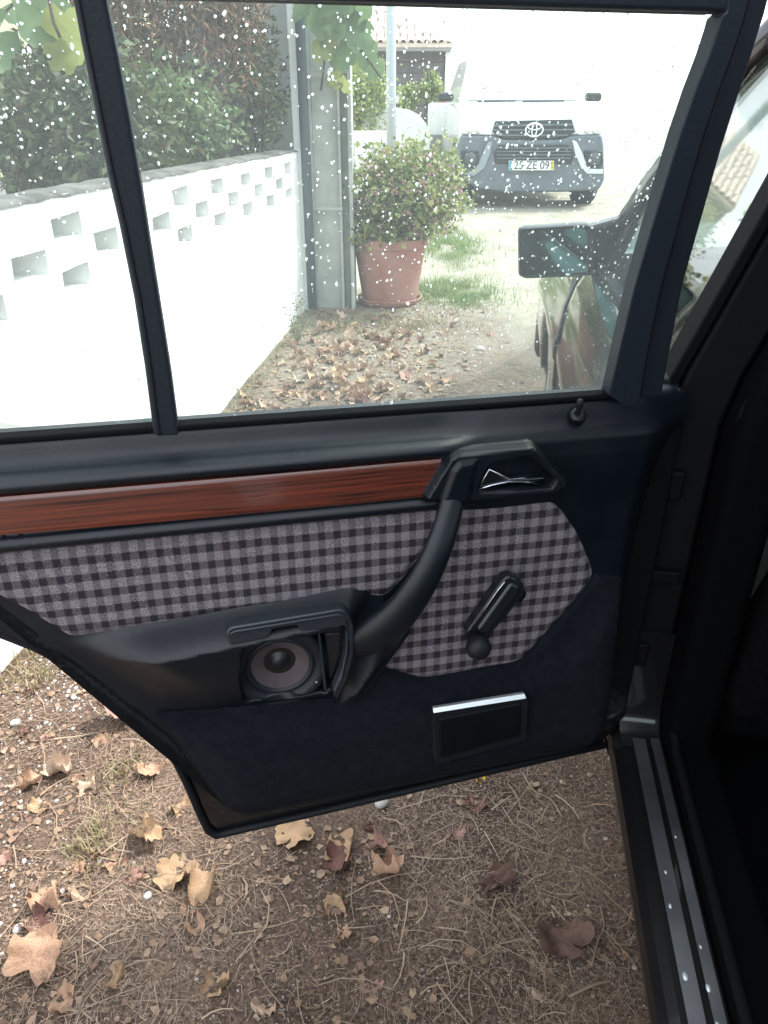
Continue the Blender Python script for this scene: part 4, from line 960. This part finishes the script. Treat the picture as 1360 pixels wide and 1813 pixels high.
# pull handle sweeping down into the armrest
cen = [(800, 884, .044), (797, 905, .052), (784, 950, .068), (764, 1000, .078), (738, 1046, .080), (706, 1088, .074), (672, 1118, .064), (642, 1136, .050), (622, 1146, .036)]
wid = [.0155, .0165, .0175, .0190, .0215, .025, .028, .028, .02]
path = [D(px, py, d) for px, py, d in cen]
def catmull(P, k=5):
    out = []
    for i in range(len(P) - 1):
        p0, p1, p2, p3 = P[max(i - 1, 0)], P[i], P[i + 1], P[min(i + 2, len(P) - 1)]
        for j in range(k):
            t_ = j / k; out.append(.5 * ((2 * p1) + (p2 - p0) * t_ + (2 * p0 - 5 * p1 + 4 * p2 - p3) * t_ ** 2 + (3 * p1 - p0 - 3 * p2 + p3) * t_ ** 3))
    return out + [P[-1]]
pth = catmull(path); wv = [w_.x for w_ in catmull([Vector((w_, 0, 0)) for w_ in wid])]
MB().tube(pth, wv, 24, .62, (0, 1, 0)).build('pull_handle', PLAST, door, smooth=True)
# gusset filling below the handle down to the carpet
gp = fillet(DP([(690, 1070), (728, 1105), (672, 1182), (640, 1222), (596, 1246), (606, 1200), (622, 1150), (622, 1098)], .035), .012, 3)
relief('armrest_end', gp, lambda x, z: .046 + .024 * ss(0, .030, sdf(gp, x, z)), PLAST, door, .004, .035)
# speaker housing
hp = [(400, 1123), (404, 1114), (412, 1110), (600, 1079), (612, 1082), (619, 1091), (627, 1110), (627, 1160), (615, 1205), (597, 1240), (590, 1226), (605, 1188), (613, 1150), (613, 1112), (606, 1108), (566, 1116), (533, 1119), (526, 1108), (483, 1115), (478, 1127), (466, 1133), (407, 1143)]
HOUS = mat('housing_plastic', (.020, .025, .032), .28)
dslab('speaker_housing', hp, .046, .066, HOUS, .0035, seg=3)
mb = MB(); mb.tube([D(x, y, .068) for x, y in ((408, 1122), (416, 1118), (600, 1088), (608, 1091), (614, 1104), (617, 1150), (605, 1200), (592, 1232))], .0018, 6); mb.build('housing_rib', HOUS, door, smooth=True)
scn = D(496, 1176, .004); SM = Matrix.Translation(scn) @ Matrix.Rotation(R(90), 4, 'X')     # lathe z -> -Y
SM = SM @ Matrix.Rotation(R(0), 4, 'Z')
k = 1.02
MB().lathe([(.046 * k, .004), (.050 * k, .012), (.056 * k, .014), (.063 * k, .013), (.066 * k, .006), (.066 * k, -.01)], 48, SM, cap=False).build('speaker_ring', grain('speaker_ring_plastic', (.009, .013, .019), .42, spec=.4), door, smooth=True)
MB().lathe([(.038 * k, .0), (.041 * k, .006), (.045 * k, .007), (.048 * k, .003)], 48, SM, cap=False).build('speaker_surround', mat('surround_rubber', (.012, .016, .022), .45, spec=.35), door, smooth=True)
MB().lathe([(.0165 * k, -.011), (.022 * k, -.008), (.032 * k, -.003), (.040 * k, .003)], 48, SM, cap=False).build('speaker_cone', mat('paper_cone', (.068, .053, .060), .8, (.090, .071, .078), 60), door, smooth=True)
MB().lathe([(0, .0), (.006 * k, -.001), (.011 * k, -.004), (.0155 * k, -.0085), (.0172 * k, -.0095), (.0185 * k, -.0088), (.019 * k, -.014)], 32, SM).build('speaker_cap', mat('dust_cap', (.010, .012, .018), .35), door, smooth=True)
dslab('speaker_plate', [(432, 1250), (430, 1215), (452, 1230), (480, 1245), (470, 1251)], -.016, -.002, mat('bracket_plastic', (.03, .035, .04), .4), .002)
dslab('speaker_plate', [(540, 1228), (566, 1195), (574, 1190), (577, 1224)], -.016, -.002, mat('bracket_plastic2', (.035, .035, .04), .4), .002)
dslab('divider_web', [(563, 1120), (567, 1120), (579, 1222), (575, 1225)], -.018, .03, HOUS, .001)
dslab('inner_flap', [(573, 1122), (606, 1118), (606, 1160), (588, 1215), (582, 1200)], -.018, .012, mat('flap_plastic', (.022, .022, .024), .45), .006)
for px, py, m_ in ((439, 1238, mat('brass_screw', (.75, .62, .28), .25, metal=1)), (561, 1206, mat('steel_screw', (.3, .3, .32), .3, metal=1))):
    MB().lathe([(0, .004), (.0016, .0042), (.0028, .0035), (.0032, .001), (.0050, .0008), (.0052, 0)], 16, Matrix.Translation(D(px, py, .014)) @ Matrix.Rotation(R(90), 4, 'X')).build('screw', m_, door, auto=35)
# ashtray
dslab('ashtray', [(766, 1262), (930, 1234), (937, 1240), (934, 1311), (778, 1354), (769, 1350)], .015, .050, RUBBER, .003, seg=3)
dslab('ashtray_lid', [(777, 1274), (924, 1246), (923, 1304), (780, 1344)], .03, .053, grain('ashtray_lid_plastic', (.003, .004, .006), .5, 900, .2, .15), .0035, seg=3)
a0 = [D(px, py, .0515) for px, py in ((768, 1263), (932, 1237))]; a1 = [D(px, py, .047) for px, py in ((929, 1228), (767, 1254))]
MB().prism(a0 + a1, (0, .006, -.001)).build('ashtray_trim', mat('brushed_aluminium', (.86, .87, .9), .28, metal=.75), door, bevel=.0006)
# window crank
cr = [(826, 1134), (827, 1118), (880, 1042), (893, 1024), (905, 1020), (918, 1026), (930, 1038), (928, 1053), (899, 1092), (870, 1124), (866, 1140), (850, 1150)]
CRK = mat('crank_plastic', (.010, .012, .016), .22)
ck = dslab('window_crank', cr, .030, .050, CRK, .005, seg=3)
dslab('crank_facet', [(905, 1034), (922, 1040), (918, 1054), (868, 1118), (850, 1126), (846, 1116)], .048, .056, CRK, .004)
mb = MB(); mb.tube([D(829, 1122, .051), D(881, 1046, .052), D(894, 1030, .052)], .0009, 6); mb.build('crank_edge', CHROME, door, smooth=True)
MB().lathe([(0, .045), (.007, .0445), (.013, .041), (.0168, .034), (.0172, .028), (.015, .022), (.010, .016), (.009, 0)], 28, Matrix.Translation(D(850, 1152, .082) + Vector((0, .037, 0))) @ Matrix.Rotation(R(90), 4, 'X')).build('crank_knob', grain('knob_rubber', (.006, .007, .010), .5, spec=.3), door, smooth=True)
MB().lathe([(.012, .0), (.012, .02), (0, .02)], 24, Matrix.Translation(D(908, 1040, .018)) @ Matrix.Rotation(R(90), 4, 'X')).build('crank_hub', CRK, door, smooth=True)
# lock pin
pb = D(1023, 736, .020)
MB().lathe([(.0045, .004), (.0085, .0045), (.0105, .003), (.011, -.003)], 24, Matrix.Translation(pb) @ Matrix.Rotation(R(35), 4, 'X')).build('pin_collar', PLAST2, door, smooth=True)
MB().lathe([(0, .022), (.0028, .022), (.0042, .0205), (.0042, .014), (.0034, .013), (.0036, -.004)], 16, Matrix.Translation(pb) @ Matrix.Rotation(R(5), 4, 'X')).build('lock_pin', RUBBER, door, smooth=True)
# end cap of the trim by the hinge
dslab('end_cap', [(1118, 742), (1128, 738), (1160, 744), (1162, 760), (1150, 1020), (1112, 1022)], -.045, -.028, PLAST2, .004)

# ---------------------------------------------------------------- ground litter
STRAW = leaf_mat('straw', [(.25, .175, .125), (.36, .27, .19), (.15, .10, .075), (.44, .35, .25), (.19, .12, .09)], trans=.1)
def ok(x, y): return x > wx(y) + .02 and (MCI @ Vector((x, y, 0))).x < .25
def area(rnd, z):
    if z == 0: return rnd.uniform(-1.05, .60), rnd.uniform(.52, 1.75)
    y = 1.75 + (5.3 - 1.75) * rnd.random(); return rnd.uniform(wx(y), .75), y
def density(x, y): return .5 + .9 * noise.noise((x * 3.1, y * 3.1, 9)) + .35 * ss(-.2, .35, x)
def straw(name, n, zone, seed, L0, L1, wd, m, lift=.004, dens=True):
    rnd = random.Random(seed); vs, fs = [], []
    while n > 0:
        x, y = area(rnd, zone)
        if not ok(x, y) or (dens and rnd.random() > density(x, y)): continue
        n -= 1
        L = L0 + (L1 - L0) * rnd.random() ** 2.5; a = rnd.uniform(0, 6.28); c = rnd.gauss(0, .9); w2 = wd * rnd.uniform(.5, 1.2); z = gh(x, y) + lift * rnd.random() + .001
        sl_ = rnd.uniform(-.12, .12); b = len(vs); K = 4; px, py = x, y
        for k in range(K):
            t_ = k / (K - 1); aa = a + c * (t_ - .5); zz_ = max(gh(px, py) + .0008, z + sl_ * L * (t_ - .5))
            nx_, ny_ = -math.sin(aa), math.cos(aa); tw_ = w2 * (1 - .5 * t_)
            vs += [(px + nx_ * tw_, py + ny_ * tw_, zz_ + tw_ * .3), (px - nx_ * tw_, py - ny_ * tw_, zz_), ]
            px += math.cos(aa) * L / (K - 1); py += math.sin(aa) * L / (K - 1)
        for k in range(K - 1): q = b + 2 * k; fs.append((q, q + 1, q + 3, q + 2))
    o = raw(name, vs, fs, m, None); tag(o, 'dry straw and grass bits strewn over the soil', 'straw', kind='stuff'); return o
straw('straw_litter', 30000, 0, 51, .005, .04, .00055, STRAW)
straw('straw_litter', 900, 0, 52, .05, .15, .0012, STRAW, .010)
straw('straw_litter', 16000, 1, 53, .02, .09, .0013, STRAW)
def chips(name, n, zone, seed, s0, s1, m, label, cat, prob=None, flat=.6):
    rnd = random.Random(seed); vs, fs = [], []
    while n > 0:
        x, y = area(rnd, zone)
        if not ok(x, y) or (prob and rnd.random() > prob(x, y)): continue
        n -= 1; s = s0 + (s1 - s0) * rnd.random() ** 3; z = gh(x, y); b = len(vs); a = rnd.uniform(0, 6)
        for k in range(5):
            q = a + k * 1.2566; r = s * rnd.uniform(.7, 1.1); vs.append((x + math.cos(q) * r, y + math.sin(q) * r, z + s * .15 * flat))
        for k in range(5):
            q = a + .4 + k * 1.2566; r = s * rnd.uniform(.4, .7); vs.append((x + math.cos(q) * r, y + math.sin(q) * r, z + s * flat * rnd.uniform(.7, 1)))
        fs += [(b + k, b + (k + 1) % 5, b + 5 + (k + 1) % 5, b + 5 + k) for k in range(5)] + [tuple(b + 5 + k for k in range(5))]
    o = raw(name, vs, fs, m, None); tag(o, label, cat, kind='stuff')
PEB = leaf_mat('pale_pebbles', [(.45, .43, .42), (.62, .61, .60), (.34, .31, .29)], trans=0)
GRIT = leaf_mat('soil_grit', [(.20, .15, .13), (.32, .27, .24), (.12, .09, .08), (.40, .36, .34)], trans=0)
chips('white_gravel', 2000, 0, 61, .0010, .006, PEB, 'white gravel chips near the foot of the wall', 'gravel', lambda x, y: ss(-.45, -.98, x + noise.noise((x * 4, y * 4, 1)) * .3) ** 1.6 + .01)
chips('soil_grit', 16000, 0, 62, .0007, .003, GRIT, 'fine grit on the bare soil', 'grit')
chips('track_grit', 6000, 1, 63, .002, .007, GRIT, 'small stones along the track', 'grit')
# crumbled leaf bits
rnd = random.Random(71); vs, fs = [], []
for zone, n in ((0, 5000), (1, 5000)):
    while n > 0:
        x, y = area(rnd, zone)
        if not ok(x, y) or rnd.random() > density(x + 3, y) * ((.5 + .9 * ss(.25, -.4, x)) if zone == 0 else ss(.75, .1, x)): continue
        n -= 1; s = (.0018 + .0075 * rnd.random() ** 3.5) * (1 + zone * 1.3); z = gh(x, y) + .001; a = rnd.uniform(0, 6); b = len(vs); K = rnd.choice([4, 5, 6]); vs.append((x, y, z + s * rnd.uniform(.1, .6)))
        for k in range(K): q = a + k * 6.283 / K; r = s * rnd.uniform(.5, 1.3); vs.append((x + math.cos(q) * r, y + math.sin(q) * r, z + s * rnd.uniform(0, .7)))
        fs += [(b, b + 1 + k, b + 1 + (k + 1) % K) for k in range(K)]
LIT = leaf_mat('leaf_bits', [(.22, .14, .09), (.31, .21, .135), (.15, .085, .06), (.38, .28, .19), (.20, .12, .085)], trans=.15)
tag(raw('leaf_litter', vs, fs, LIT, None), 'crumbled dry leaf bits over the soil', 'leaf litter', kind='stuff')
# the dry fallen leaves one can tell apart
DL = {'tan': dry_leaf_mat('tan_leaf', (.47, .30, .20), (.30, .18, .12)), 'pale': dry_leaf_mat('pale_leaf', (.50, .38, .28), (.36, .24, .17)), 'yellow': dry_leaf_mat('yellow_leaf', (.46, .32, .19), (.32, .20, .12)),
      'red': dry_leaf_mat('red_brown_leaf', (.18, .085, .07), (.11, .055, .045)), 'pink': dry_leaf_mat('pinkish_leaf', (.40, .24, .19), (.26, .14, .12)), 'brown': dry_leaf_mat('dark_brown_leaf', (.15, .085, .065), (.09, .05, .04)), 'gold': dry_leaf_mat('bright_yellow_leaf', (.75, .50, .04), (.5, .3, .03))}
LM = {}
def fleaf(px, py, size, mk, seed, label, group=None, curl=.9, tilt=25, asp=1.0, loc=None, stem=True):
    key = (mk, seed % 6, curl)
    if key not in LM: LM[key] = leaf_mesh('fallen_leaf', DL[mk], seed % 6 + 3, curl * 1.1, 5, .36)
    p = loc or onground(px, py); rnd = random.Random(seed * 7 + 1); size *= 1.25 if loc is None and size < .14 else 1.0
    o = link('fallen_leaf', LM[key]); o.scale = (size, size * asp, size * .9); o.rotation_euler = (R(rnd.uniform(-tilt, tilt)), R(rnd.uniform(-tilt, tilt)), rnd.uniform(0, 6.28))
    mt = o.rotation_euler.to_matrix(); lo = min((mt @ Vector((v.co.x * size, v.co.y * size * asp, v.co.z * size * .9))).z for v in LM[key].vertices)
    o.location = (p.x, p.y, gh(p.x, p.y) - lo - .006 + .001)
    tag(o, label, 'leaf', group)
for a in [
    (217, 1272, .115, 'pink', 1, 'largest pinkish dry leaf half under the curved lower edge of the door', None, .7, 15, .8),
    (105, 1372, .085, 'pale', 2, 'pale folded dry leaf left of the door edge, on whitish gravel', None, 1.2, 20, .7),
    (160, 1395, .07, 'pale', 3, 'pale torn dry leaf with pinkish tip pointing at the door edge', None, 1.3, 20, .6),
    (55, 1392, .06, 'tan', 4, 'small ragged tan leaf nearest the left edge beside the pale folded leaf', None, 1.2, 20, .7),
    (70, 1432, .045, 'yellow', 5, 'small yellowish triangular leaf below the pale folded leaf', None, .6, 15, .7),
    (262, 1487, .080, 'yellow', 6, 'curled tan leaf lying left of the door bottom corner', None, 1.3, 25, .9),
    (318, 1432, .050, 'yellow', 7, 'small yellow-brown leaf right beside the lower left door edge', None, .8, 15, .7),
    (270, 1370, .065, 'tan', 8, 'flat tan leaf under the lower edge of the door near the largest leaf', None, .8, 10, .6),
    (313, 1550, .085, 'yellow', 9, 'pale tan leaf with pointed tip left of the crumpled leaf with holes', None, 1.0, 20, .75),
    (360, 1568, .080, 'yellow', 10, 'crumpled tan leaf with ragged holes below the door corner', None, 1.3, 15, .95),
    (245, 1555, .050, 'pink', 11, 'small reddish curled leaf left of the pointed tan leaf', None, 1.4, 20, .7),
    (345, 1640, .055, 'tan', 12, 'small torn tan leaf below the crumpled leaf with holes', None, 1.2, 15, .7),
    (85, 1600, .085, 'tan', 13, 'upright curled tan leaf above the biggest leaf at lower left', None, 1.3, 45, .6),
    (65, 1632, .060, 'red', 14, 'dark red-brown leaf between the upright curled leaf and the biggest leaf', None, 1.0, 20, .8),
    (62, 1705, .150, 'tan', 15, 'biggest orange-tan leaf with long lobe at lower left', None, 1.0, 20, .62),
    (205, 1733, .060, 'yellow', 16, 'narrow folded yellow leaf right of the biggest leaf', None, 1.2, 15, .35),
    (385, 1748, .065, 'yellow', 17, 'small wrinkled yellow-tan leaf near the bottom edge', None, 1.2, 15, .6),
    (208, 1530, .055, 'tan', 18, 'narrow tan leaf left of the small reddish curled leaf', None, 1.0, 15, .35),
    (150, 1590, .055, 'pale', 19, 'pale narrow leaf on bare soil right of the upright curled leaf', None, 1.0, 10, .35),
    (520, 1480, .070, 'yellow', 20, 'flat yellow leaf touching the bottom edge of the door', None, .25, 6, .95),
    (597, 1512, .095, 'yellow', 21, 'two-tone folded leaf, tan above and red-brown below, under the door', None, 1.4, 35, .8),
    (600, 1528, .065, 'red', 22, 'red-brown inner half of the two-tone folded leaf', None, .9, 15, .8),
    (690, 1545, .085, 'tan', 23, 'strongly curled tan leaf right of the two-tone folded leaf', None, 1.6, 25, .7),
    (592, 1606, .070, 'yellow', 24, 'twisted tan leaf alone below the two-tone folded leaf', None, 1.4, 20, .55),
    (670, 1500, .055, 'pink', 25, 'small pinkish leaf above the strongly curled tan leaf', None, 1.2, 20, .5),
    (995, 1672, .095, 'brown', 26, 'large flattened dark brown leaf rotting near the car sill', None, .5, 6, .75),
    (842, 1425, .050, 'red', 27, 'small dark red leaf just under the door below the ashtray', None, .6, 8, .8),
    (812, 1478, .040, 'pink', 28, 'small pinkish pointed leaf on bare soil below the ashtray', None, .9, 15, .5),
    (848, 1383, .035, 'gold', 29, 'bright yellow leaf scrap peeping out under the door', None, 1.2, 10, .6),
    (655, 1752, .040, 'pink', 30, 'small smooth pinkish leaf near the bottom edge of the picture', None, .5, 6, .5),
    (470, 1790, .05, 'pale', 31, 'small pale leaf at the bottom edge left of centre', None, .8, 8, .4),
    (110, 1775, .060, 'tan', 32, 'faded tan leaf at the bottom left corner', None, .8, 10, .5),
    (880, 1560, .09, 'brown', 33, 'brown shredded leaf among straw in front of the door hinge', None, .6, 8, .4)]: fleaf(*a)
rnd = random.Random(81)
for i in range(230):
    while True:
        y = rnd.triangular(2.6, 4.95, 3.6); x = rnd.gauss(wx(y) + .48, .28)
        if wx(y) + .04 < x < .75: break
    fleaf(0, 0, rnd.uniform(.05, .12), rnd.choice(['tan', 'pale', 'pale', 'tan', 'pink', 'yellow']), rnd.randrange(1, 40), 'dry leaf in the drift along the foot of the white wall, seen through the window', 'dry leaves drifted below the wall', rnd.choice([.7, 1.0, 1.4]), 45, rnd.uniform(.5, 1), Vector((x, y, 0)))
for i in range(95):
    while True:
        x = rnd.uniform(-1, .42); y = rnd.uniform(.6, 1.6)
        if ok(x, y) and rnd.random() < .25 + .75 * ss(.2, -.5, x): break
    fleaf(0, 0, rnd.uniform(.018, .05), rnd.choice(['tan', 'pink', 'pale', 'tan', 'red']), rnd.randrange(1, 40), 'small dry leaf scrap on the soil below the open door', 'small leaf scraps on the soil', rnd.choice([.7, 1.4]), 20, rnd.uniform(.4, .9), Vector((x, y, 0)))
# stones near the wall
ST = mat('pale_stone', (.55, .53, .51), .9, (.42, .40, .38), 30, bump=.4, bs=60)
rnd = random.Random(91)
me = bpy.data.meshes.new('pebble'); bm = bmesh.new(); bmesh.ops.create_icosphere(bm, subdivisions=2, radius=1)
for v in bm.verts: v.co *= 1 + .18 * noise.noise(v.co * 1.7)
bm.to_mesh(me); bm.free(); me.materials.append(ST); me.polygons.foreach_set('use_smooth', [True] * len(me.polygons))
for px, py, s, lab in ((28, 1282, .012, 'oval white pebble near the left edge under the door'), (33, 1645, .010, 'round white pebble left of the red-brown leaf'), (262, 1587, .009, 'pale stone below the small reddish curled leaf'), (676, 1422, .017, 'white pebble touching the bottom edge of the door'), (132, 1240, .008, 'small white pebble in the gravel under the curved door edge'), (850, 620, .03, 'grey stone on the track seen through the window')):
    p = onground(px, py); o = link('pebble', me); o.location = (p.x, p.y, gh(p.x, p.y) + s * .25); o.scale = (s, s * .8, s * .6); o.rotation_euler = (0, 0, rnd.uniform(0, 6)); tag(o, lab, 'stone')
# a few bent stalks
def stalk(label, pts, r):
    base = onground(*pts[0]); mb = MB(); P_ = []
    for i, q in enumerate(pts):
        p = onground(*q); P_.append(Vector((p.x - base.x, p.y - base.y, gh(p.x, p.y) - gh(base.x, base.y) + .004 + .004 * math.sin(i * 2))))
    o = mb.tube(catmull(P_, 4), r, 6).build('straw_stalk', STRAW, None, smooth=True); o.location = (base.x, base.y, gh(base.x, base.y) + .002); tag(o, label, 'stalk')
stalk('thick bent straw stalk curving from under the door near the hinge', [(925, 1375), (945, 1408), (975, 1420), (995, 1452)], .0020)
stalk('long straight straw stalk near the sill at lower right', [(1008, 1768), (1050, 1750), (1083, 1737)], .0022)
stalk('upright-lying curved straw stalk beside the flattened brown leaf', [(1047, 1714), (1058, 1670), (1070, 1640), (1062, 1605)], .0016)
stalk('thin straw stalk running up from the small torn leaf', [(325, 1660), (333, 1630), (335, 1600)], .0014)
# grass
def tuft_stuff(name, n, region, seed, h, m, label):
    rnd = random.Random(seed); vs, fs = [], []
    while n > 0:
        x, y, d = region(rnd)
        if rnd.random() > d: continue
        n -= 1; a = rnd.uniform(0, 6.28); H = h * rnd.uniform(.4, 1.2); z = gh(x, y); w_ = .0016 + .001 * rnd.random(); lx2, ly2 = math.cos(a), math.sin(a); b = len(vs); ln = rnd.uniform(.2, .9) * H
        for k in range(4):
            t_ = k / 3; q = w_ * (1 - t_ * .9); vs += [(x + lx2 * ln * t_ * t_ - ly2 * q, y + ly2 * ln * t_ * t_ + lx2 * q, z + H * (t_ - .25 * t_ * t_)), (x + lx2 * ln * t_ * t_ + ly2 * q, y + ly2 * ln * t_ * t_ - lx2 * q, z + H * (t_ - .25 * t_ * t_))]
        for k in range(3): q = b + 2 * k; fs.append((q, q + 1, q + 3, q + 2))
    tag(raw(name, vs, fs, m, None), label, 'grass', kind='stuff')
GR = leaf_mat('grass_blades', [(.09, .16, .04), (.18, .26, .08), (.26, .30, .11)], trans=.3)
GRD = leaf_mat('dry_grass_blades', [(.20, .19, .09), (.32, .26, .15), (.14, .15, .07)], trans=.2)
def reg(cx, cy, rx, ry):
    return lambda r: ((x := r.gauss(cx, rx)), (y := r.gauss(cy, ry)), max(0.0, .6 + 1.4 * noise.noise((x * 6, y * 6, 3))))
c = onground(800, 520); tuft_stuff('grass', 4200, reg(c.x, c.y, .17, .22), 1, .07, GR, 'fresh green grass beside the flower pot')
c = onground(800, 440); tuft_stuff('grass', 3500, reg(c.x, c.y + .2, .16, .5), 2, .09, GR, 'green grass verge behind the flower pot')
c = onground(640, 575); tuft_stuff('grass', 1800, reg(c.x, c.y, .3, .10), 3, .05, GRD, 'short weedy grass at the foot of the post')
c = onground(730, 715); tuft_stuff('grass', 350, reg(c.x, c.y - .05, .05, .03), 4, .035, GR, 'tiny green grass patch just beyond the window sill')
tuft_stuff('grass', 1500, lambda r: ((y := r.uniform(1.3, 5.0)), (wx(y) + abs(r.gauss(0, .05)) + .01), .8)[1:2] + (y_ := 0,) if False else (lambda y: (wx(y) + abs(r.gauss(0, .05)) + .01, y, .8))(r.uniform(1.3, 5.0)), 5, .045, GRD, 'weeds along the foot of the white wall')
for px, py, n_ in ((150, 1520, 90), (215, 1358, 70), (205, 1460, 40), (70, 1200, 60)):
    c = onground(px, py); tuft_stuff('grass', n_, reg(c.x, c.y, .025, .03), px, .04, GRD, 'small dry grass tuft on the soil')
# weed against the wall
t0_ = onground(525, 610); t = thing('tall_weed', 'thin branching weed growing against the white wall near its far end', 'weed', t0_)
mb = MB(); rnd = random.Random(2); vs, fs = [], []
for k in range(7):
    top = Vector((rnd.uniform(-.06, .08), rnd.uniform(-.1, .1), rnd.uniform(.12, .36))); mb.tube([(0, 0, 0), top * .5 + Vector((.01, 0, .02)), top], [.003, .002, .001], 5)
    for _ in range(45):
        p = top * rnd.uniform(.2, 1.05) + Vector([rnd.gauss(0, .012) for _ in range(3)]); d = Vector([rnd.gauss(0, 1) for _ in range(3)]).normalized() * .012; u = d.orthogonal().normalized() * .004; b = len(vs); vs += [p, p + d + u, p + d * 1.5, p + d - u]; fs += [(b, b + 1, b + 2), (b, b + 2, b + 3)]
mb.build('stem', GRD, t, smooth=True); raw('foliage', vs, fs, leaf_mat('weed_leaves', [(.10, .14, .08), (.16, .18, .10)]), t)
print('objects', len(bpy.data.objects))
